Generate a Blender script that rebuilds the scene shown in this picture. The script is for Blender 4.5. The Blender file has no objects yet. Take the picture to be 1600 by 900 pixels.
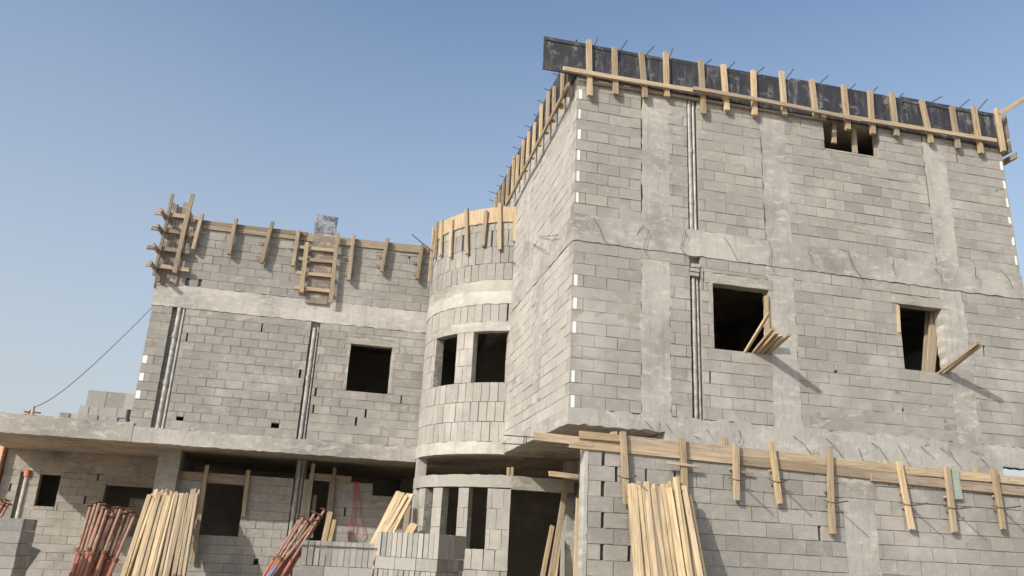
import bpy, math, random
from mathutils import Vector, Matrix
random.seed(11)
sc = bpy.context.scene
C = sc.collection

# ------------------------------------------------------------------ camera
FPX = 1261.04; PITCH = 0.31439; ROLL = 0.05157; YAW = -0.21103
_c, _s = math.cos, math.sin
FW = Vector((-_s(YAW)*_c(PITCH), _c(YAW)*_c(PITCH), _s(PITCH)))
RT = Vector((_c(YAW), _s(YAW), 0))
UP = RT.cross(FW)
RR = _c(ROLL)*RT + _s(ROLL)*UP
UU = -_s(ROLL)*RT + _c(ROLL)*UP
CAM = Vector((0, 0, 1.6))
cd = bpy.data.cameras.new('camera'); co = bpy.data.objects.new('camera', cd); C.objects.link(co)
cd.sensor_width = 36; cd.lens = FPX/1600*36; cd.clip_start = .1; cd.clip_end = 3000
co.matrix_world = Matrix(((RR.x, UU.x, -FW.x, CAM.x), (RR.y, UU.y, -FW.y, CAM.y), (RR.z, UU.z, -FW.z, CAM.z), (0, 0, 0, 1)))
sc.camera = co
# ------------------------------------------------------------------ light
SUN = Vector((1.3, .95, -1.0)).normalized()          # travel direction of the light
elev = math.asin(-SUN.z)
sd = bpy.data.lights.new('sun', 'SUN'); so = bpy.data.objects.new('sun', sd); C.objects.link(so)
sd.energy = 3.3; sd.angle = math.radians(.6); sd.color = (1.0, .94, .84)
so.rotation_euler = SUN.to_track_quat('-Z', 'Y').to_euler(); so.location = (-30, -20, 30)
w = bpy.data.worlds.new('World'); sc.world = w; w.use_nodes = True
nt = w.node_tree; nt.nodes.clear()
sky = nt.nodes.new('ShaderNodeTexSky'); sky.sky_type = 'NISHITA'; sky.sun_disc = False
sky.sun_elevation = elev
sky.sun_rotation = math.atan2(-SUN.x, -SUN.y)        # azimuth of the sun, clockwise from +Y
sky.air_density = 1.3; sky.dust_density = 5.0; sky.ozone_density = 1.8; sky.altitude = 600
bg = nt.nodes.new('ShaderNodeBackground'); bg.inputs[1].default_value = .15
ow = nt.nodes.new('ShaderNodeOutputWorld')
tcw = nt.nodes.new('ShaderNodeTexCoord'); sep = nt.nodes.new('ShaderNodeSeparateXYZ'); nt.links.new(tcw.outputs['Generated'], sep.inputs[0])
mr = nt.nodes.new('ShaderNodeMapRange'); mr.inputs[1].default_value = .02; mr.inputs[2].default_value = .62; mr.inputs[3].default_value = .75; mr.inputs[4].default_value = -.03
nt.links.new(sep.outputs[2], mr.inputs[0])
nzw = nt.nodes.new('ShaderNodeTexNoise'); nzw.inputs['Scale'].default_value = 2.2; nzw.inputs['Detail'].default_value = 3; nt.links.new(tcw.outputs['Generated'], nzw.inputs[0])
mw = nt.nodes.new('ShaderNodeMath'); mw.operation = 'MULTIPLY_ADD'; mw.inputs[1].default_value = .16; nt.links.new(nzw.outputs[0], mw.inputs[0])
sb = nt.nodes.new('ShaderNodeMath'); sb.operation = 'SUBTRACT'; sb.inputs[1].default_value = .08; nt.links.new(mr.outputs[0], sb.inputs[0]); nt.links.new(sb.outputs[0], mw.inputs[2])
mxw = nt.nodes.new('ShaderNodeMix'); mxw.data_type = 'RGBA'; nt.links.new(mw.outputs[0], mxw.inputs[0]); nt.links.new(sky.outputs[0], mxw.inputs[6])
mxw.inputs[7].default_value = (3.1, 3.25, 3.5, 1)      # dusty desert haze thickening towards the horizon
nt.links.new(mxw.outputs[2], bg.inputs[0]); nt.links.new(bg.outputs[0], ow.inputs[0])
sc.view_settings.view_transform = 'Standard'; sc.view_settings.look = 'None'
sc.view_settings.gamma = 1; sc.view_settings.exposure = 0.35
sc.view_settings.use_curve_mapping = False

# ------------------------------------------------------------------ measuring on real planes of the place
def ray(px, py): return FW + RR*((px-800)/FPX) - UU*((py-450)/FPX)
def at_y(px, py, y): d = ray(px, py); return CAM + d*(y/d.y)
def at_x(px, py, x): d = ray(px, py); return CAM + d*(x/d.x)
def at_z(px, py, z): d = ray(px, py); return CAM + d*((z-1.6)/d.z)
YU, XU, ZF, YL, YW, XR = 12.03, 3.573, 3.766, 19.2, 10.45, 12.45
YG, YB = 20.6, 23.3

# ------------------------------------------------------------------ materials
def mat(name, build):
    m = bpy.data.materials.new(name); m.use_nodes = True
    n = m.node_tree; b = n.nodes['Principled BSDF']
    build(n, b); return m
def N(n, t, **k):
    x = n.nodes.new(t)
    for a, v in k.items():
        if a.startswith('i_'): x.inputs[int(a[2:])].default_value = v
        else: setattr(x, a, v)
    return x
def ramp(n, fac, stops):
    r = n.nodes.new('ShaderNodeValToRGB'); e = r.color_ramp.elements
    while len(e) < len(stops): e.new(.5)
    for q, (p, c) in zip(e, stops): q.position = p; q.color = (*c, 1)
    n.links.new(fac, r.inputs[0]); return r.outputs[0]
def noise(n, scale, vec=None, detail=4, rough=.6, sc3=None):
    t = N(n, 'ShaderNodeTexNoise'); t.inputs['Scale'].default_value = scale
    t.inputs['Detail'].default_value = detail; t.inputs['Roughness'].default_value = rough
    if vec is not None:
        if sc3:
            mp = N(n, 'ShaderNodeMapping'); mp.inputs['Scale'].default_value = sc3
            n.links.new(vec, mp.inputs[0]); vec = mp.outputs[0]
        n.links.new(vec, t.inputs[0])
    return t.outputs[0]
def mix(n, a, b, fac, mode='MIX'):
    m = N(n, 'ShaderNodeMix', data_type='RGBA', blend_type=mode)
    for v, i in ((fac, 0), (a, 6), (b, 7)):
        if hasattr(v, 'is_output'): n.links.new(v, m.inputs[i])
        else: m.inputs[i].default_value = v if i == 0 else (*v, 1)
    return m.outputs[2]
def bump(n, b, h, s, d):
    q = N(n, 'ShaderNodeBump'); q.inputs['Strength'].default_value = s; q.inputs['Distance'].default_value = d
    n.links.new(h, q.inputs['Height']); n.links.new(q.outputs[0], b.inputs['Normal'])
def blockmat(name, col, var=.36):
    def f(n, b):
        tc = N(n, 'ShaderNodeTexCoord').outputs['Object']
        at = N(n, 'ShaderNodeAttribute', attribute_name='tone')
        lo = tuple(c*(1-var) for c in col); hi = tuple(c*(1+var*.75) for c in col)
        warm = (hi[0]*1.025, hi[1]*.995, hi[2]*.985)
        c = ramp(n, at.outputs['Fac'], [(0, lo), (.5, col), (1, warm)])
        st = noise(n, .9, tc, 5, .65)
        c = mix(n, c, (.62, .6, .57), ramp(n, st, [(.5, (0, 0, 0)), (.7, (.36, .36, .36))]))
        d2 = noise(n, 2.3, tc, 6, .7)
        c = mix(n, c, (.17, .16, .145), ramp(n, d2, [(.56, (0, 0, 0)), (.78, (.42, .42, .42))]))
        sm = noise(n, 7, tc, 7, .75, (1, 1, 1.5))
        c = mix(n, c, (.6, .58, .54), ramp(n, sm, [(.54, (0, 0, 0)), (.72, (.42, .42, .42))]))
        g = noise(n, 90, tc, 3, .7)
        c = mix(n, c, (.5, .5, .5), ramp(n, g, [(.3, (.0, .0, .0)), (.75, (.14, .14, .14))]))
        n.links.new(c, b.inputs['Base Color']); b.inputs['Roughness'].default_value = .95
        b.inputs['Specular IOR Level'].default_value = .2
        g2 = noise(n, 45, tc, 5, .8)
        bump(n, b, g2, .8, .016)
    return mat(name, f)
def concmat(name, col, streak=(9, 9, .8), dark=.35):
    def f(n, b):
        tc = N(n, 'ShaderNodeTexCoord').outputs['Object']
        a = noise(n, .8, tc, 6, .65)
        c = ramp(n, a, [(.32, tuple(x*.62 for x in col)), (.5, col), (.68, tuple(min(.8, x*1.25) for x in col))])
        s1 = noise(n, 1, tc, 5, .65, streak)
        c = mix(n, c, tuple(x*.55 for x in col), ramp(n, s1, [(.52, (0, 0, 0)), (.72, (dark, dark, dark))]))
        s2 = noise(n, 1.7, tc, 7, .7, (2, 2, 5))
        c = mix(n, c, (.60, .585, .55), ramp(n, s2, [(.52, (0, 0, 0)), (.68, (.6, .6, .6))]))
        v = N(n, 'ShaderNodeTexVoronoi'); v.inputs['Scale'].default_value = 14; n.links.new(tc, v.inputs[0])
        pits = ramp(n, v.outputs['Distance'], [(.03, (1, 1, 1)), (.12, (0, 0, 0))])
        gate = ramp(n, noise(n, 3, tc, 2), [(.5, (0, 0, 0)), (.62, (.55, .55, .55))])
        c = mix(n, c, (.14, .13, .12), mix(n, (0, 0, 0), pits, gate))
        n.links.new(c, b.inputs['Base Color']); b.inputs['Roughness'].default_value = .92
        b.inputs['Specular IOR Level'].default_value = .2
        h = noise(n, 7, tc, 8, .75, (2.2, 2.2, 1)); bump(n, b, h, .6, .03)
    return mat(name, f)
def woodmat(name, c1, c2, grey=.25):
    def f(n, b):
        tc = N(n, 'ShaderNodeTexCoord').outputs['Object']
        oi = N(n, 'ShaderNodeObjectInfo')
        ad = N(n, 'ShaderNodeVectorMath', operation='ADD'); n.links.new(tc, ad.inputs[0])
        mm = N(n, 'ShaderNodeVectorMath', operation='SCALE'); mm.inputs[0].default_value = (17, 9, 31)
        n.links.new(oi.outputs['Random'], mm.inputs['Scale']); n.links.new(mm.outputs[0], ad.inputs[1])
        v = ad.outputs[0]
        g = noise(n, 1, v, 6, .7, (30, 30, 1.2))
        c = ramp(n, g, [(.32, c1), (.62, c2)])
        g2 = noise(n, 1, v, 3, .6, (120, 120, 3))
        c = mix(n, c, tuple(x*.45 for x in c1), ramp(n, g2, [(.52, (0, 0, 0)), (.66, (.75, .75, .75))]))
        d = noise(n, 5, v, 5, .7)
        c = mix(n, c, (.36, .33, .28), ramp(n, d, [(.45, (0, 0, 0)), (.75, (grey, grey, grey))]))
        kn = N(n, 'ShaderNodeTexVoronoi'); kn.inputs['Scale'].default_value = 7; n.links.new(v, kn.inputs[0])
        c = mix(n, c, (.12, .07, .035), ramp(n, kn.outputs['Distance'], [(.05, (.8, .8, .8)), (.11, (0, 0, 0))]))
        br = N(n, 'ShaderNodeMath', operation='MULTIPLY_ADD'); br.inputs[1].default_value = .5; br.inputs[2].default_value = .66
        n.links.new(oi.outputs['Random'], br.inputs[0])
        hs = N(n, 'ShaderNodeHueSaturation'); n.links.new(br.outputs[0], hs.inputs['Value']); n.links.new(c, hs.inputs['Color'])
        n.links.new(hs.outputs[0], b.inputs['Base Color']); b.inputs['Roughness'].default_value = .8
        b.inputs['Specular IOR Level'].default_value = .25
        bump(n, b, g, .5, .006)
    return mat(name, f)
def metalmat(name, c1, c2, rough=.5, met=.0, scale=14, lo=.4, hi=.65):
    def f(n, b):
        tc = N(n, 'ShaderNodeTexCoord').outputs['Object']
        oi = N(n, 'ShaderNodeObjectInfo')
        ad = N(n, 'ShaderNodeVectorMath', operation='ADD'); n.links.new(tc, ad.inputs[0]); n.links.new(oi.outputs['Random'], ad.inputs[1])
        g = noise(n, scale, ad.outputs[0], 6, .7)
        c = ramp(n, g, [(lo, c1), (hi, c2)])
        n.links.new(c, b.inputs['Base Color']); b.inputs['Roughness'].default_value = rough; b.inputs['Metallic'].default_value = met
        bump(n, b, g, .3, .004)
    return mat(name, f)

M = {}
M['block'] = blockmat('hollow_block', (.315, .306, .28), .26)
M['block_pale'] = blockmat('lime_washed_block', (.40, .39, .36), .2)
M['block_tower'] = blockmat('tower_block', (.335, .325, .30), .2)
M['block_left'] = blockmat('weathered_block', (.275, .268, .246), .24)
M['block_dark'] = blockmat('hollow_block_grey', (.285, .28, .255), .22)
M['mortar'] = concmat('mortar', (.31, .30, .27))
M['conc'] = concmat('cast_concrete', (.365, .355, .33))
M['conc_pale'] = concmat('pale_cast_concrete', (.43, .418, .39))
M['conc_grey'] = concmat('grey_concrete', (.34, .325, .295), (1.2, 1.2, 6))
M['soffit'] = concmat('board_marked_soffit', (.33, .30, .26), (.6, 9, 1))
M['wood'] = woodmat('pine', (.30, .23, .15), (.50, .40, .275), .55)
M['wood_new'] = woodmat('fresh_pine', (.36, .265, .15), (.60, .475, .30), .45)
M['wood_old'] = woodmat('weathered_pine', (.25, .195, .14), (.41, .335, .25), .55)
M['ply_black'] = metalmat('black_film_plywood', (.022, .024, .03), (.17, .17, .175), .55, 0, 5, .44, .68)
def plyb(n, b):
    tc0 = N(n, 'ShaderNodeTexCoord').outputs['Object']; oi = N(n, 'ShaderNodeObjectInfo')
    ad = N(n, 'ShaderNodeVectorMath', operation='ADD'); n.links.new(tc0, ad.inputs[0])
    mm = N(n, 'ShaderNodeVectorMath', operation='SCALE'); mm.inputs[0].default_value = (37, 3, 21)
    n.links.new(oi.outputs['Random'], mm.inputs['Scale']); n.links.new(mm.outputs[0], ad.inputs[1]); tc = ad.outputs[0]
    s1 = noise(n, 1, tc, 7, .75, (9, 9, 1.6)); s2 = noise(n, 1.3, tc, 6, .7); s3 = noise(n, 4, tc, 7, .75)
    c = ramp(n, s1, [(.40, (.02, .02, .026)), (.55, (.05, .052, .06)), (.74, (.33, .33, .32))])
    c = mix(n, c, (.03, .03, .036), ramp(n, s2, [(.42, (.9, .9, .9)), (.55, (0, 0, 0))]))
    c = mix(n, c, (.36, .35, .33), ramp(n, s3, [(.55, (0, 0, 0)), (.7, (.7, .7, .7))]))
    n.links.new(c, b.inputs['Base Color']); b.inputs['Roughness'].default_value = .6
M['ply_black'] = mat('black_film_plywood', plyb)
M['ply'] = woodmat('birch_plywood', (.41, .31, .195), (.53, .41, .27), .3)
M['ply_grey'] = concmat('cement_stained_plywood', (.235, .20, .175))
M['galv'] = metalmat('galvanised_pipe', (.24, .24, .235), (.44, .435, .42), .65, .3, 9)
M['pvc'] = metalmat('white_pipe', (.36, .35, .32), (.55, .54, .5), .5, 0, 5)
M['capred'] = metalmat('orange_pipe_cap', (.55, .17, .09), (.62, .23, .13), .6)
M['rust'] = metalmat('rusty_steel', (.10, .05, .035), (.24, .12, .075), .85, .1, 20)
M['rebar'] = metalmat('rebar', (.07, .055, .05), (.15, .11, .09), .8, .2, 20)
M['prop_red'] = metalmat('worn_red_paint', (.33, .10, .06), (.25, .15, .105), .7, 0, 9, .42, .6)
M['prop_dull'] = metalmat('cement_crusted_steel', (.27, .13, .09), (.33, .25, .19), .85, 0, 12)
M['sheet'] = metalmat('scuffed_metal_sheet', (.10, .105, .115), (.42, .43, .45), .35, .5, 6, .4, .6)
M['eps'] = metalmat('white_polystyrene', (.78, .78, .76), (.82, .82, .8), .9)
M['orange'] = concmat('peach_render', (.70, .42, .27), (3, 3, 3), .05)
M['green'] = metalmat('green_sheet', (.26, .33, .27), (.34, .40, .33), .8)
M['red'] = metalmat('red_webbing', (.50, .05, .045), (.58, .08, .06), .8)
M['blue'] = metalmat('blue_tube', (.05, .16, .38), (.08, .22, .48), .6)
def gm(n, b):
    tc = N(n, 'ShaderNodeTexCoord').outputs['Object']
    c = ramp(n, noise(n, .35, tc, 8, .7), [(.35, (.30, .235, .165)), (.7, (.44, .36, .26))])
    n.links.new(c, b.inputs['Base Color']); b.inputs['Roughness'].default_value = 1
    bump(n, b, noise(n, 6, tc, 8, .8), .6, .05)
M['ground'] = mat('sandy_ground', gm)

# ------------------------------------------------------------------ mesh building
class MB:
    def __init__(s): s.v = []; s.f = []; s.t = []
    def hexa(s, p, tone=.5, flip=False):
        # p: 8 points: 0-3 one side loop, 4-7 the opposite loop
        o = len(s.v); s.v += [tuple(q) for q in p]
        fs = [(0, 1, 2, 3), (7, 6, 5, 4), (0, 4, 5, 1), (1, 5, 6, 2), (2, 6, 7, 3), (3, 7, 4, 0)]
        for f in fs:
            f = tuple(o+i for i in f)
            s.f.append(f[::-1] if flip else f); s.t.append(tone)
    def box(s, x0, x1, y0, y1, z0, z1, tone=.5):
        s.hexa([(x0, y0, z0), (x1, y0, z0), (x1, y0, z1), (x0, y0, z1), (x0, y1, z0), (x1, y1, z0), (x1, y1, z1), (x0, y1, z1)], tone)
    def slab(s, F, s0, s1, z0, z1, d0, d1, tone=.5, j=0):
        r = (lambda: random.uniform(-j, j)) if j else (lambda: 0)
        fl = hand(F)
        P = [F(s0+r(), z0+r(), d1+r()), F(s1+r(), z0+r(), d1+r()), F(s1+r(), z1+r(), d1+r()), F(s0+r(), z1+r(), d1+r()),
             F(s0, z0, d0), F(s1, z0, d0), F(s1, z1, d0), F(s0, z1, d0)]
        s.hexa(P, tone, fl)
    def tube(s, pts, r, n=8, cap=True):
        pts = [Vector(p) for p in pts]; rings = []
        for i, p in enumerate(pts):
            t = (pts[min(i+1, len(pts)-1)]-pts[max(i-1, 0)]).normalized()
            a = t.cross(Vector((0, 0, 1)) if abs(t.z) < .9 else Vector((1, 0, 0))).normalized(); b = t.cross(a)
            ri = r[i] if isinstance(r, (list, tuple)) else r
            o = len(s.v)
            for k in range(n):
                q = 2*math.pi*k/n; s.v.append(tuple(p+(a*math.cos(q)+b*math.sin(q))*ri))
            rings.append(o)
        for a, b in zip(rings, rings[1:]):
            for k in range(n): s.f.append((a+k, a+(k+1) % n, b+(k+1) % n, b+k)); s.t.append(.5)
        if cap:
            s.f.append(tuple(rings[0]+k for k in range(n))[::-1]); s.f.append(tuple(rings[-1]+k for k in range(n))); s.t += [.5, .5]
    def strip(s, F, s0, s1, z0, z1, d0, d1, step=.09, jz=.012, jt=None, tone=.5):
        """cast band with ragged lower and upper edges"""
        n = max(1, int(round((s1-s0)/step))); jt = jz if jt is None else jt
        fl = hand(F); o = len(s.v)
        for i in range(n+1):
            t = s0+(s1-s0)*i/n; a = z0+random.uniform(-jz, jz); b = z1+random.uniform(-jt, jt)
            for q in (F(t, a, d1), F(t, b, d1), F(t, b, d0), F(t, a, d0)): s.v.append(tuple(q))
        for i in range(n):
            a = o+4*i; b = a+4
            for k in range(4):
                f = (a+k, b+k, b+(k+1) % 4, a+(k+1) % 4)
                s.f.append(f if fl else f[::-1]) if k != 9 else None
                s.t.append(tone)
        f = (o, o+1, o+2, o+3); g = tuple(o+4*n+k for k in range(4))[::-1]
        s.f += [f, g]; s.t += [tone, tone]
    def mesh(s, name):
        m = bpy.data.meshes.new(name); m.from_pydata(s.v, [], s.f)
        a = m.attributes.new('tone', 'FLOAT', 'FACE'); a.data.foreach_set('value', s.t)
        import bmesh
        bm = bmesh.new(); bm.from_mesh(m); bmesh.ops.recalc_face_normals(bm, faces=bm.faces); bm.to_mesh(m); bm.free()
        m.update(); return m
    def build(s, name, material, parent=None, M0=None):
        m = s.mesh(name); m.materials.append(M[material])
        return put(name, m, parent, M0)
def put(name, mesh, parent=None, M0=None):
    o = bpy.data.objects.new(name, mesh); C.objects.link(o)
    Mw = M0 if M0 is not None else Matrix.Identity(4)
    if parent is not None:
        o.parent = parent; o.matrix_basis = Matrix.Translation(-wloc(parent)) @ Mw if M0 is not None or wloc(parent).length > 0 else Mw
    else: o.matrix_basis = Mw
    return o
def wloc(o):
    v = Vector((0, 0, 0))
    while o is not None: v = v+o.matrix_basis.translation; o = o.parent
    return v
def hand(F):
    a = Vector(F(0, 0, 0)); u = Vector(F(.1, 0, 0))-a; z = Vector(F(0, .1, 0))-a; n = Vector(F(0, 0, .1))-a
    return u.cross(z).dot(n) < 0
def tag(o, label, cat, group=None, kind=None):
    if label: o['label'] = label
    if cat: o['category'] = cat
    if group: o['group'] = group
    if kind: o['kind'] = kind
    return o
def thing(name, label, cat, loc=(0, 0, 0), group=None):
    o = bpy.data.objects.new(name, None); C.objects.link(o); o.location = loc; o.matrix_basis = Matrix.Translation(loc)
    return tag(o, label, cat, group)
def structure(o): o['kind'] = 'structure'; return o
def plane(x0, y0, u, n):
    return lambda s, z, d: (x0+u[0]*s+n[0]*d, y0+u[1]*s+n[1]*d, z)
FU = plane(0, YU, (1, 0), (0, -1))            # s = world x
FS = plane(XU, 0, (0, 1), (-1, 0))            # s = world y, faces -x
FL = plane(0, YL, (1, 0), (0, -1))
FG = plane(0, YG, (1, 0), (0, -1))
FB = plane(0, YB, (1, 0), (0, -1))
FWL = plane(0, YW, (1, 0), (0, -1))
TC, TR = Vector((4.30, 18.85)), 2.30          # round stair tower
def FT(s, z, d, R=TR):
    a = math.pi+s/R                           # s = arc length from the west point, runs towards the camera side
    return (TC.x+(R+d)*math.cos(a), TC.y+(R+d)*math.sin(a), z)

SLOTS = []
def block_wall(mb, mo, F, s0, s1, z0, z1, cuts=(), bw=.4, bh=.2, t=.2, off=0., odd0=0., even0=0., slotp=.012, soldier=False, tone=0., g=.0058, flipodd=0, over=()):
    rows = []; z = z0; k = 0
    while z < z1-.03: rows.append((z, min(z+bh, z1), k)); z += bh; k += 1
    for (za, zb, k) in rows:
        p0_, p1_ = s0+(odd0 if (k+flipodd) % 2 else even0), s1
        oc = [q for q in cuts if q[3] > za+.03 and q[2] < zb-.03 and q[1] > p0_ and q[0] < p1_]
        br = sorted({p0_, p1_} | {min(max(c, p0_), p1_) for q in oc for c in q[:2]})
        items = []; cur = None
        for u0, u1 in zip(br, br[1:]):
            m_ = (u0+u1)/2; rem = [(za, zb)]
            for q in oc:
                if q[0] < m_ < q[1]:
                    nr = []
                    for r0_, r1_ in rem:
                        if q[3] <= r0_ or q[2] >= r1_: nr.append((r0_, r1_)); continue
                        if q[2] > r0_+.03: nr.append((r0_, q[2]))
                        if q[3] < r1_-.03: nr.append((q[3], r1_))
                    rem = nr
            if rem == [(za, zb)]:
                if cur and abs(cur[1]-u0) < 1e-6: cur[1] = u1
                else: cur = [u0, u1]; items.append((cur, za, zb))
            else:
                cur = None
                for r in rem: items.append(([u0, u1], r[0], r[1]))
        for (q_, a, b) in items:
            if q_[1]-q_[0] < .04: continue
            iv = [tuple(q_)]
            sh = off+(bw/2 if k % 2 else 0)
            if soldier: sh = off+random.uniform(0, bw)
            for (p0, p1) in iv:
                bs = []; c = s0+sh-bw*2
                while c < p1:
                    if c > p0+.06 and c < p1-.06: bs.append(c+random.uniform(-.006, .006))
                    c += bw
                bs = [p0]+bs+[p1]; run = p0+.004
                for i in range(len(bs)-1):
                    ga = g*random.uniform(.5, 1.5); gb = g*random.uniform(.5, 1.5)
                    slot = i > 0 and random.random() < slotp
                    if slot:
                        wd = random.uniform(.03, .055); ga = wd
                        mo.slab(F, run, bs[i], a+.001, b-.001, -t+.012, -.011-random.uniform(0, .004)); run = bs[i]+wd
                    tn = min(1, max(0, .5+tone+random.gauss(0, .16)))
                    dd = random.gauss(0, .0022)
                    jj = .0042
                    mb.slab(F, bs[i]+ga, bs[i+1]-gb, a+g*.8, b-g*.8, -t, dd, tn, jj)
                mo.slab(F, run, p1-.004, a+.001, b-.001, -t+.012, -.003 if random.random() < .3 else -.009-random.uniform(0, .006))

def wallpart(parent, F, s0, s1, z0, z1, cuts=(), mt='block', name='block_wall', label=None, **k):
    full = sorted([c for c in cuts if c[2] <= z0+.01 and c[3] >= z1-.01 and c[1] > s0+.05 and c[0] < s1-.05])
    if full:                                      # panels between columns are separate pieces of wall
        rest = [c for c in cuts if c not in full]; p = s0; e = k.get('even0', 0), k.get('odd0', 0); r = None
        for c in full+[(s1, s1)]:
            kk = dict(k); kk['off'] = (s0-p+k.get('off', 0)) % (k.get('bw', .4)*2)
            if p > s0: kk['even0'] = kk['odd0'] = 0
            if c[0]-p > .06: r = wallpart(parent, F, p, c[0], z0, z1, rest, mt, name, label, **kk)
            p = c[1]
        return r
    mb = MB(); mo = MB(); block_wall(mb, mo, F, s0, s1, z0, z1, cuts, **k)
    o = mb.build(name, mt, parent); o2 = mo.build('mortar', 'mortar', o)
    o2.matrix_basis = Matrix.Identity(4)
    if label: o['label'] = label
    return o
def strip(parent, name, F, s0, s1, z0, z1, d0=-.2, d1=.016, mt='conc', label=None, **k):
    mb = MB(); mb.strip(F, s0, s1, z0, z1, d0, d1, **k); o = mb.build(name, mt, parent)
    if label: o['label'] = label
    return o
def boxpart(parent, name, x0, x1, y0, y1, z0, z1, mt):
    mb = MB(); mb.box(x0, x1, y0, y1, z0, z1); return mb.build(name, mt, parent)

def timber(a, b, w=.1, t=.05, mt='wood', parent=None, name='timber_plank', face=(0, -1, 0), bow=.006, ragged=True):
    """sawn timber from a to b; w = width seen across `face`, t = thickness along `face`; local z runs along it"""
    a = Vector(a); b = Vector(b); zx = (b-a); L = zx.length; zx.normalize()
    f = Vector(face); f = (f-zx*f.dot(zx)).normalized(); xx = f.cross(zx)
    Mw = Matrix(((xx.x, f.x, zx.x, a.x), (xx.y, f.y, zx.y, a.y), (xx.z, f.z, zx.z, a.z), (0, 0, 0, 1)))
    mb = MB(); n = max(2, int(L/.35)); o = 0; c = min(w, t)*.09
    ph = random.uniform(0, 6); am = random.uniform(-bow, bow)*L
    prof = [(-w/2+c, -t/2), (w/2-c, -t/2), (w/2, -t/2+c), (w/2, t/2-c), (w/2-c, t/2), (-w/2+c, t/2), (-w/2, t/2-c), (-w/2, -t/2+c)]
    for i in range(n+1):
        z = L*i/n; bx = am*math.sin(math.pi*i/n); k = 1+random.uniform(-.025, .025)
        for q in prof:
            mb.v.append((q[0]*k+bx, q[1]*k+bx*.4, z+((random.uniform(-.012, .012)) if ragged and i in (0, n) else 0)))
    for i in range(n):
        for k in range(8): mb.f.append((8*i+k, 8*i+(k+1) % 8, 8*i+8+(k+1) % 8, 8*i+8+k)); mb.t.append(.5)
    mb.f.append(tuple(range(8))[::-1]); mb.f.append(tuple(8*n+k for k in range(8))); mb.t += [.5, .5]
    return mb.build(name, mt, parent, Mw)
def bar(parent, pts, r=.007, name='tie_bar', mt='rebar', n=6):
    mb = MB(); mb.tube(pts, r, n); return mb.build(name, mt, parent)
def onF(px, py, y, d=0.):
    """point d in front of the facade plane y"""
    p = at_y(px, py, y-d); return p

# ================================================================== GROUND
mb = MB(); G = 26
xs = [-900, -300, -100, -40]+[-30+i*3 for i in range(21)]+[40, 100, 300, 900]
ys = [-900, -300, -100, -40]+[-30+i*3 for i in range(28)]+[70, 120, 300, 900]
for y in ys:
    for x in xs: mb.v.append((x, y, random.uniform(-.04, 0) if abs(x) < 60 and abs(y) < 80 else 0))
for j in range(len(ys)-1):
    for i in range(len(xs)-1):
        a = j*len(xs)+i; mb.f.append((a, a+1, a+1+len(xs), a+len(xs))); mb.t.append(.5)
structure(mb.build('ground', 'ground'))

# ================================================================== BUILDING
B = thing('unfinished_house', 'large unfinished grey concrete-block house with a round stair tower and two wings', 'building', (0, 0, 0))
# ---- upper right block, street front
def ux(px, py): return at_y(px, py, YU).x
def uz(px, py): return at_y(px, py, YU).z
ZT = 9.72
B2a, B2b = 6.566, 7.045
colsx = [(4.78, 5.29), (7.12, 7.62), (10.60, 11.08)]
w1 = (ux(1113, 442), ux(1203, 530), uz(1114, 545), uz(1150, 447))
w2 = (ux(1409, 525), ux(1484, 530), uz(1450, 580), uz(1440, 479))
w3 = (ux(1289, 231), ux(1376, 245), uz(1330, 238), ZT+.1)
pipech = (5.66, 5.86)
cutsL = [(a, b, ZF-.1, B2a+.1) for a, b in colsx]+[w1, w2, (pipech[0], pipech[1], ZF-.1, B2a+.1),
         (w1[0]-.16, w1[1]+.1, w1[3], w1[3]+.19), (w2[0]-.12, w2[1]+.06, w2[3], w2[3]+.19)]
cutsH = [(a, b, B2b-.1, ZT+1) for a, b in colsx]+[w3, (pipech[0], pipech[1], B2b-.1, ZT+1)]
# small chases / sockets left open
cutsL += [(8.3, 8.36, 4.75, 4.81), (9.55, 9.6, 4.2, 4.26)]
wallpart(B, FU, XU, XR, ZF, B2a, cutsL, odd0=.2, flipodd=1, off=.2, slotp=.008)
wallpart(B, FU, XU, XR, B2b, ZT, cutsH, odd0=.2, flipodd=0, slotp=.008)
# corner block ends with their insulation cores
def corner_ends(F, sa, sgn, rows, p=.9):
    for (za, zb) in rows:
        me = MB(); mk = MB()
        def seg(a, b, m, t, d):
            q = sorted((sa+sgn*a, sa+sgn*b)); m.slab(F, q[0], q[1], za+.006, zb-.006, -.19, d, t, .002)
        seg(.004, .035, mk, .6, 0); seg(.098, .195, mk, .5, 0)
        if random.random() < p: w_ = random.uniform(.07, .097); seg(.036, w_, me, .5, .004)
        else: seg(.036, .097, mk, .1, -.05)
        mk.build('block_end', 'block', B)
        if me.v: me.build('insulation_core', 'eps', B)
corner_ends(FU, XU, 1, [(ZF+.2*k, ZF+.2*k+.2) for k in range(0, 14) if k % 2 == 0 and k < 11])
corner_ends(FU, XU, 1, [(B2b+.2*k, B2b+.2*k+.2) for k in range(13) if k % 2 == 1])
corner_ends(FU, XR, -1, [(B2b+.2*k, B2b+.2*k+.2) for k in range(13) if k % 2 == 1], 1)
corner_ends(FU, XU, 1, [(ZF+.2*k, ZF+.2*k+.2) for k in (12,)], 0)
# beams
strip(B, 'ring_beam', FU, XU-.004, XR, B2a, B2b, -.2, .016, jz=.013)
strip(B, 'ring_beam', FU, XU-.004, 5.18, ZF-.25, ZF+.0, -.22, .008, jz=.02, mt='conc')
strip(B, 'ring_beam', FU, 5.18, 11.44, 2.95, ZF+.0, -.3, .012, jt=.02)
strip(B, 'ring_beam', FU, 11.44, XR, ZF-.36, ZF+.0, -.22, .008, jz=.02)
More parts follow.
